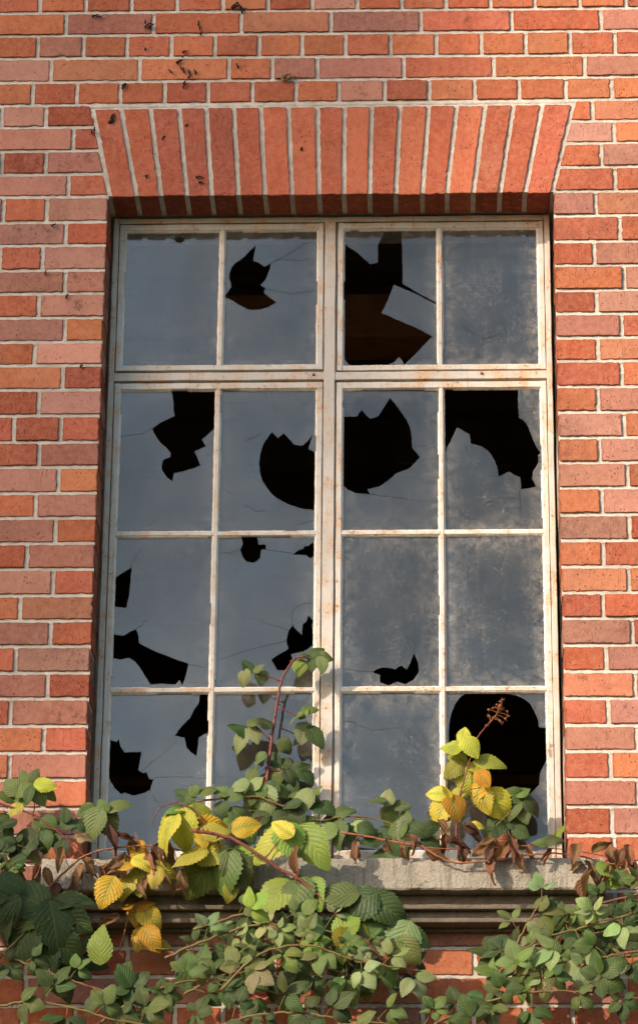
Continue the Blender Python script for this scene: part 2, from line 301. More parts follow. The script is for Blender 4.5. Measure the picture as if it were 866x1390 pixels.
HOLES = {'UL1': [[(-0.424, 5.5559), (-0.4184, 5.5614), (-0.4084, 5.5621), (-0.3983, 5.5572), (-0.3973, 5.5477), (-0.4058, 5.5422), (-0.4179, 5.5431), (-0.4238, 5.5479)]], 'UL2': [[(-0.2042, 5.5338), (-0.2074, 5.51), (-0.2106, 5.4863), (-0.1956, 5.4806), (-0.1797, 5.4678), (-0.1635, 5.4795), (-0.164, 5.4644), (-0.1688, 5.4503), (-0.1756, 5.4306), (-0.1895, 5.4127), (-0.1766, 5.4047), (-0.1807, 5.3914), (-0.1642, 5.3755), (-0.1463, 5.3621), (-0.1673, 5.3482), (-0.192, 5.3406), (-0.2203, 5.3408), (-0.2488, 5.3567), (-0.2704, 5.371), (-0.2861, 5.379), (-0.2744, 5.3978), (-0.2682, 5.4095), (-0.2744, 5.4355), (-0.2733, 5.4513), (-0.2686, 5.467), (-0.2582, 5.4804), (-0.2441, 5.4905), (-0.2336, 5.4999), (-0.2231, 5.5125)]], 'UR1': [[(0.0249, 5.5408), (0.0652, 5.5117), (0.1038, 5.4729), (0.1255, 5.478), (0.1254, 5.529), (0.139, 5.5603), (0.1454, 5.5827), (0.1873, 5.5823), (0.1896, 5.5373), (0.1919, 5.4658), (0.1911, 5.4142), (0.2333, 5.3855), (0.2889, 5.3523), (0.2889, 5.347), (0.2253, 5.3838), (0.1679, 5.4109), (0.1535, 5.3686), (0.1352, 5.3273), (0.225, 5.2843), (0.2709, 5.2576), (0.2248, 5.2057), (0.1955, 5.1738), (0.1813, 5.1991), (0.171, 5.1844), (0.1536, 5.1759), (0.0666, 5.1636), (0.0468, 5.1785), (0.0268, 5.2117)]], 'A1': [[(-0.4218, 5.1128), (-0.3023, 5.1118), (-0.3, 4.9977), (-0.3085, 4.9899), (-0.3374, 4.9628), (-0.3262, 4.9432), (-0.356, 4.9294), (-0.3386, 4.8889), (-0.3635, 4.879), (-0.3869, 4.8714), (-0.4083, 4.8677), (-0.4127, 4.8429), (-0.4296, 4.8585), (-0.4393, 4.8741), (-0.441, 4.8857), (-0.438, 4.9051), (-0.4202, 4.9127), (-0.4184, 4.9244), (-0.4317, 4.9401), (-0.4443, 4.9518), (-0.4539, 4.9636), (-0.463, 4.9793), (-0.4692, 4.995), (-0.4445, 5.0144), (-0.4103, 5.0314), (-0.4145, 5.0535), (-0.415, 5.0732)]], 'A2': [[(-0.1523, 4.9825), (-0.1363, 4.9652), (-0.1214, 4.9791), (-0.109, 4.965), (-0.0944, 4.9469), (-0.0729, 4.9429), (-0.0601, 4.9545), (-0.0459, 4.9739), (-0.0563, 4.9334), (-0.0275, 4.9153), (-0.0262, 4.7596), (-0.0675, 4.7637), (-0.1032, 4.7754), (-0.139, 4.7949), (-0.1571, 4.8142), (-0.168, 4.8297), (-0.1768, 4.8452), (-0.1813, 4.8607), (-0.1861, 4.8917), (-0.1823, 4.9227), (-0.1768, 4.9421), (-0.1699, 4.9576)]], 'A3': [[(0.0216, 5.0248), (0.0711, 5.0261), (0.0766, 5.0364), (0.0828, 5.0449), (0.0947, 5.0303), (0.1065, 5.019), (0.1261, 5.0257), (0.1418, 5.0513), (0.1575, 5.0796), (0.1756, 5.0554), (0.1929, 5.0295), (0.2046, 5.008), (0.2101, 4.9951), (0.2147, 4.9652), (0.2162, 4.9354), (0.2372, 4.9081), (0.2082, 4.8762), (0.1731, 4.862), (0.1537, 4.8428), (0.1303, 4.8261), (0.0992, 4.8179), (0.107, 4.8035), (0.0681, 4.8072), (0.0447, 4.8183), (0.0227, 4.8437)]], 'A4': [[(0.2954, 5.1147), (0.496, 5.1131), (0.4952, 5.0571), (0.4969, 5.0186), (0.5139, 5.0056), (0.5215, 4.9902), (0.5252, 4.9757), (0.5401, 4.9373), (0.553, 4.916), (0.5452, 4.9118), (0.5447, 4.8865), (0.5311, 4.8655), (0.5285, 4.8444), (0.5382, 4.8233), (0.5187, 4.8176), (0.4993, 4.8152), (0.4982, 4.8488), (0.4805, 4.8574), (0.469, 4.8659), (0.4416, 4.8517), (0.438, 4.8788), (0.432, 4.8957), (0.4229, 4.9127), (0.4129, 4.9255), (0.3997, 4.9366), (0.3803, 4.9427), (0.3686, 4.9471), (0.3673, 4.9726), (0.3338, 4.9916), (0.3179, 4.9559), (0.2941, 4.9052)]], 'B1': [[(-0.5113, 4.6041), (-0.5136, 4.5626), (-0.5159, 4.5213), (-0.522, 4.4913), (-0.5715, 4.4961), (-0.5736, 4.5577), (-0.5611, 4.5666), (-0.5391, 4.5854)], [(-0.557, 4.4407), (-0.5499, 4.4183), (-0.5266, 4.4152), (-0.5115, 4.4256), (-0.4956, 4.4337), (-0.4879, 4.4128), (-0.486, 4.3943), (-0.4589, 4.3793), (-0.4341, 4.3681), (-0.3951, 4.3516), (-0.3577, 4.3382), (-0.3614, 4.3161), (-0.3658, 4.2977), (-0.3723, 4.2794), (-0.3797, 4.2941), (-0.3898, 4.2817), (-0.4283, 4.2848), (-0.4526, 4.2812), (-0.4636, 4.2981), (-0.4819, 4.3277), (-0.495, 4.344), (-0.5107, 4.3551), (-0.5316, 4.35), (-0.5527, 4.3538), (-0.567, 4.3613), (-0.5684, 4.4021)]], 'B2': [[(-0.2298, 4.6897), (-0.1872, 4.6894), (-0.1833, 4.6643), (-0.1642, 4.6642), (-0.164, 4.6513), (-0.176, 4.6499), (-0.1778, 4.6287), (-0.1861, 4.6189), (-0.1966, 4.6136), (-0.2144, 4.6175), (-0.2252, 4.6327), (-0.2305, 4.6517), (-0.2237, 4.6669)], [(-0.0312, 4.6771), (-0.0309, 4.6392), (-0.0484, 4.6241), (-0.0591, 4.634), (-0.0944, 4.6357), (-0.0804, 4.647), (-0.0663, 4.6522), (-0.0629, 4.6606), (-0.0558, 4.6583)], [(-0.0518, 4.468), (-0.0376, 4.4515), (-0.0431, 4.4404), (-0.036, 4.4218), (-0.0371, 4.3884), (-0.0634, 4.3701), (-0.0948, 4.3628), (-0.0896, 4.337), (-0.1117, 4.3187), (-0.1291, 4.3188), (-0.1455, 4.3483), (-0.1262, 4.363), (-0.1019, 4.3776), (-0.1078, 4.3999), (-0.1025, 4.4258), (-0.0922, 4.4406), (-0.0794, 4.4257), (-0.0674, 4.4145), (-0.0663, 4.4442), (-0.0593, 4.4479)]], 'B3': [[(0.2185, 4.3629), (0.2298, 4.3362), (0.2313, 4.3121), (0.2183, 4.2921), (0.1978, 4.2802), (0.1766, 4.2867), (0.1538, 4.2764), (0.1325, 4.2845), (0.1325, 4.3045), (0.1142, 4.3126), (0.1234, 4.3206), (0.1348, 4.3246), (0.1538, 4.3245), (0.1728, 4.3204), (0.1804, 4.3284), (0.188, 4.33), (0.2009, 4.3203), (0.2108, 4.3403)]], 'C1': [[(-0.3285, 4.2669), (-0.3034, 4.2668), (-0.3009, 4.1513), (-0.3107, 4.1497), (-0.3272, 4.1395), (-0.3281, 4.1157), (-0.3321, 4.0905), (-0.3452, 4.1), (-0.3568, 4.1119), (-0.3602, 4.1277), (-0.3628, 4.1396), (-0.3879, 4.1452), (-0.3792, 4.1595), (-0.3696, 4.1714), (-0.3511, 4.1912), (-0.3453, 4.2031), (-0.3403, 4.215), (-0.3329, 4.2246), (-0.3278, 4.2349)], [(-0.5303, 4.1378), (-0.525, 4.1164), (-0.5139, 4.1006), (-0.4928, 4.1021), (-0.4716, 4.102), (-0.4746, 4.0768), (-0.4777, 4.0532), (-0.4646, 4.0453), (-0.4572, 4.0492), (-0.4491, 4.0295), (-0.4393, 4.0295), (-0.446, 4.0021), (-0.4594, 3.9943), (-0.4893, 3.9866), (-0.5106, 3.9945), (-0.5195, 3.9906), (-0.5366, 4.0063), (-0.5511, 4.0338), (-0.5557, 4.0589), (-0.5643, 4.0653), (-0.5624, 4.1007), (-0.5516, 4.1165), (-0.5522, 4.1339), (-0.5353, 4.1283)]], 'C4': [[(0.3507, 4.2543), (0.3962, 4.2597), (0.4415, 4.2556), (0.4792, 4.249), (0.498, 4.2394), (0.5129, 4.2274), (0.5224, 4.2091), (0.5311, 4.1876), (0.5344, 4.1639), (0.5682, 4.1582), (0.567, 4.0967), (0.5477, 4.0693), (0.5361, 4.0459), (0.5317, 4.0108), (0.5127, 3.9913), (0.4977, 3.9836), (0.4754, 3.9891), (0.453, 3.9915), (0.423, 3.9799), (0.4007, 3.9862), (0.3784, 3.9995), (0.3524, 4.0191), (0.3263, 4.0348), (0.3153, 4.0662), (0.308, 4.0976), (0.3067, 4.1291), (0.3069, 4.1607), (0.3094, 4.1845), (0.314, 4.2043), (0.324, 4.2281), (0.3355, 4.244)]]}
CRACKS = {'UL1': [[(-0.424, 5.5559), (-0.4422, 5.5681), (-0.4675, 5.5787)], [(-0.3989, 5.5541), (-0.3777, 5.565), (-0.3658, 5.5752)], [(-0.4094, 5.5438), (-0.4003, 5.5238), (-0.3833, 5.4998)], [(-0.4202, 5.5463), (-0.4341, 5.5337), (-0.4448, 5.5322)]], 'UL2': [[(-0.1656, 5.4779), (-0.1091, 5.513), (-0.0419, 5.552)], [(-0.1621, 5.4802), (-0.1373, 5.4895), (-0.0946, 5.4891), (-0.0392, 5.4917)], [(-0.1787, 5.3992), (-0.1361, 5.3965), (-0.1041, 5.3867), (-0.0384, 5.394)], [(-0.2427, 5.4905), (-0.2625, 5.5224), (-0.283, 5.5465)]], 'UR2': [[(0.352, 5.2876), (0.3835, 5.2654), (0.403, 5.239), (0.3947, 5.2042), (0.3708, 5.1758)], [(0.4031, 5.2477), (0.4389, 5.2605), (0.4786, 5.2707)], [(0.5143, 5.534), (0.5378, 5.498), (0.5597, 5.4711)]], 'A1': [[(-0.4692, 4.995), (-0.5012, 4.9796), (-0.5572, 4.9738)], [(-0.4372, 4.7431), (-0.4792, 4.7166)], [(-0.3312, 4.9432), (-0.3064, 4.961)]], 'A2': [[(-0.1721, 5.1068), (-0.1608, 5.0712), (-0.1423, 5.0396), (-0.1205, 5.0237), (-0.1214, 4.9799)], [(-0.1831, 4.9772), (-0.2166, 4.9619), (-0.2083, 4.8918), (-0.1968, 4.8453), (-0.1678, 4.8143)], [(-0.275, 4.8227), (-0.246, 4.7994), (-0.2276, 4.7686)], [(-0.0421, 5.1034), (-0.0853, 5.0982), (-0.1212, 5.0787)], [(-0.2315, 4.784), (-0.1955, 4.7607), (-0.1598, 4.7582)], [(-0.0883, 4.718), (-0.0345, 4.7329)]], 'A3': [[(0.2162, 4.9439), (0.2553, 4.9377), (0.2818, 4.9324)], [(0.107, 4.8052), (0.1614, 4.7965), (0.2391, 4.7834)]], 'A4': [[(0.4986, 4.8194), (0.4977, 4.7607), (0.4968, 4.7024)], [(0.332, 4.7618), (0.355, 4.7366), (0.4013, 4.728)], [(0.4018, 4.7739), (0.4486, 4.7945), (0.495, 4.7859)]], 'B1': [[(-0.4921, 4.4352), (-0.4682, 4.4574), (-0.4511, 4.476)], [(-0.5183, 4.6004), (-0.4983, 4.6419), (-0.4776, 4.6608)], [(-0.3563, 4.3382), (-0.3071, 4.3269)], [(-0.5427, 4.4765), (-0.5149, 4.4913)]], 'B2': [[(-0.164, 4.6513), (-0.0945, 4.6395)], [(-0.1061, 4.4295), (-0.1624, 4.4484), (-0.226, 4.4748)], [(-0.1092, 4.3984), (-0.1963, 4.3781), (-0.2797, 4.3504)], [(-0.2305, 4.6517), (-0.2643, 4.6405), (-0.2842, 4.6444)], [(-0.0908, 4.4406), (-0.0961, 4.4742), (-0.0788, 4.4965), (-0.0381, 4.5037)]], 'B3': [[(0.1142, 4.3126), (0.0777, 4.3168), (0.0358, 4.321)], [(0.2185, 4.3629), (0.2224, 4.3927)]], 'C1': [[(-0.47, 4.0492), (-0.4465, 4.0728), (-0.417, 4.1003), (-0.3837, 4.1278)], [(-0.4393, 4.0319), (-0.3776, 4.0372), (-0.3096, 4.0315)], [(-0.446, 4.0021), (-0.4325, 3.9747), (-0.3979, 3.9474)]], 'C3': [[(0.0404, 4.1815), (0.0707, 4.1775), (0.1123, 4.1551), (0.184, 4.1651)]], 'C4': [[(0.423, 3.9799), (0.4524, 3.9488), (0.497, 3.9409)], [(0.5344, 4.1639), (0.5014, 4.2155), (0.4868, 4.249)]]}
ROOTS = [(-0.6474, 6.1735, 0.0233), (-0.5005, 6.1413, 0.0272), (-0.5088, 6.1507, 0.0155), (-0.363, 6.1465, 0.0311), (-0.3562, 6.1139, 0.0155), (-0.3953, 6.0568, 0.0194), (-0.4126, 6.0248, 0.0233), (-0.4081, 6.0064, 0.0194), (-0.438, 5.9953, 0.0155), (-0.3857, 5.9947, 0.0233), (-0.3834, 5.9809, 0.0155), (-0.3967, 5.9514, 0.0194), (-0.5594, 5.9557, 0.0233), (-0.5883, 5.856, 0.0272), (-0.5899, 5.8448, 0.0194), (-0.6448, 5.8115, 0.0194), (-0.3483, 5.6693, 0.0272), (-0.5064, 6.0674, 0.0155), (-0.2555, 6.0114, 0.0175), (-0.4486, 5.7912, 0.0136), (-0.3878, 5.8311, 0.0117), (-0.0762, 5.7533, 0.0117), (-0.4911, 5.6753, 0.0155), (-0.7356, 5.5318, 0.0155), (-0.7515, 5.3898, 0.0175), (-0.6919, 5.3199, 0.0175), (-0.6454, 5.1162, 0.0136), (-0.2506, 6.1914, 0.0505), (-0.2629, 6.1962, 0.0388)]
TW = (-0.1225, 5.9708)
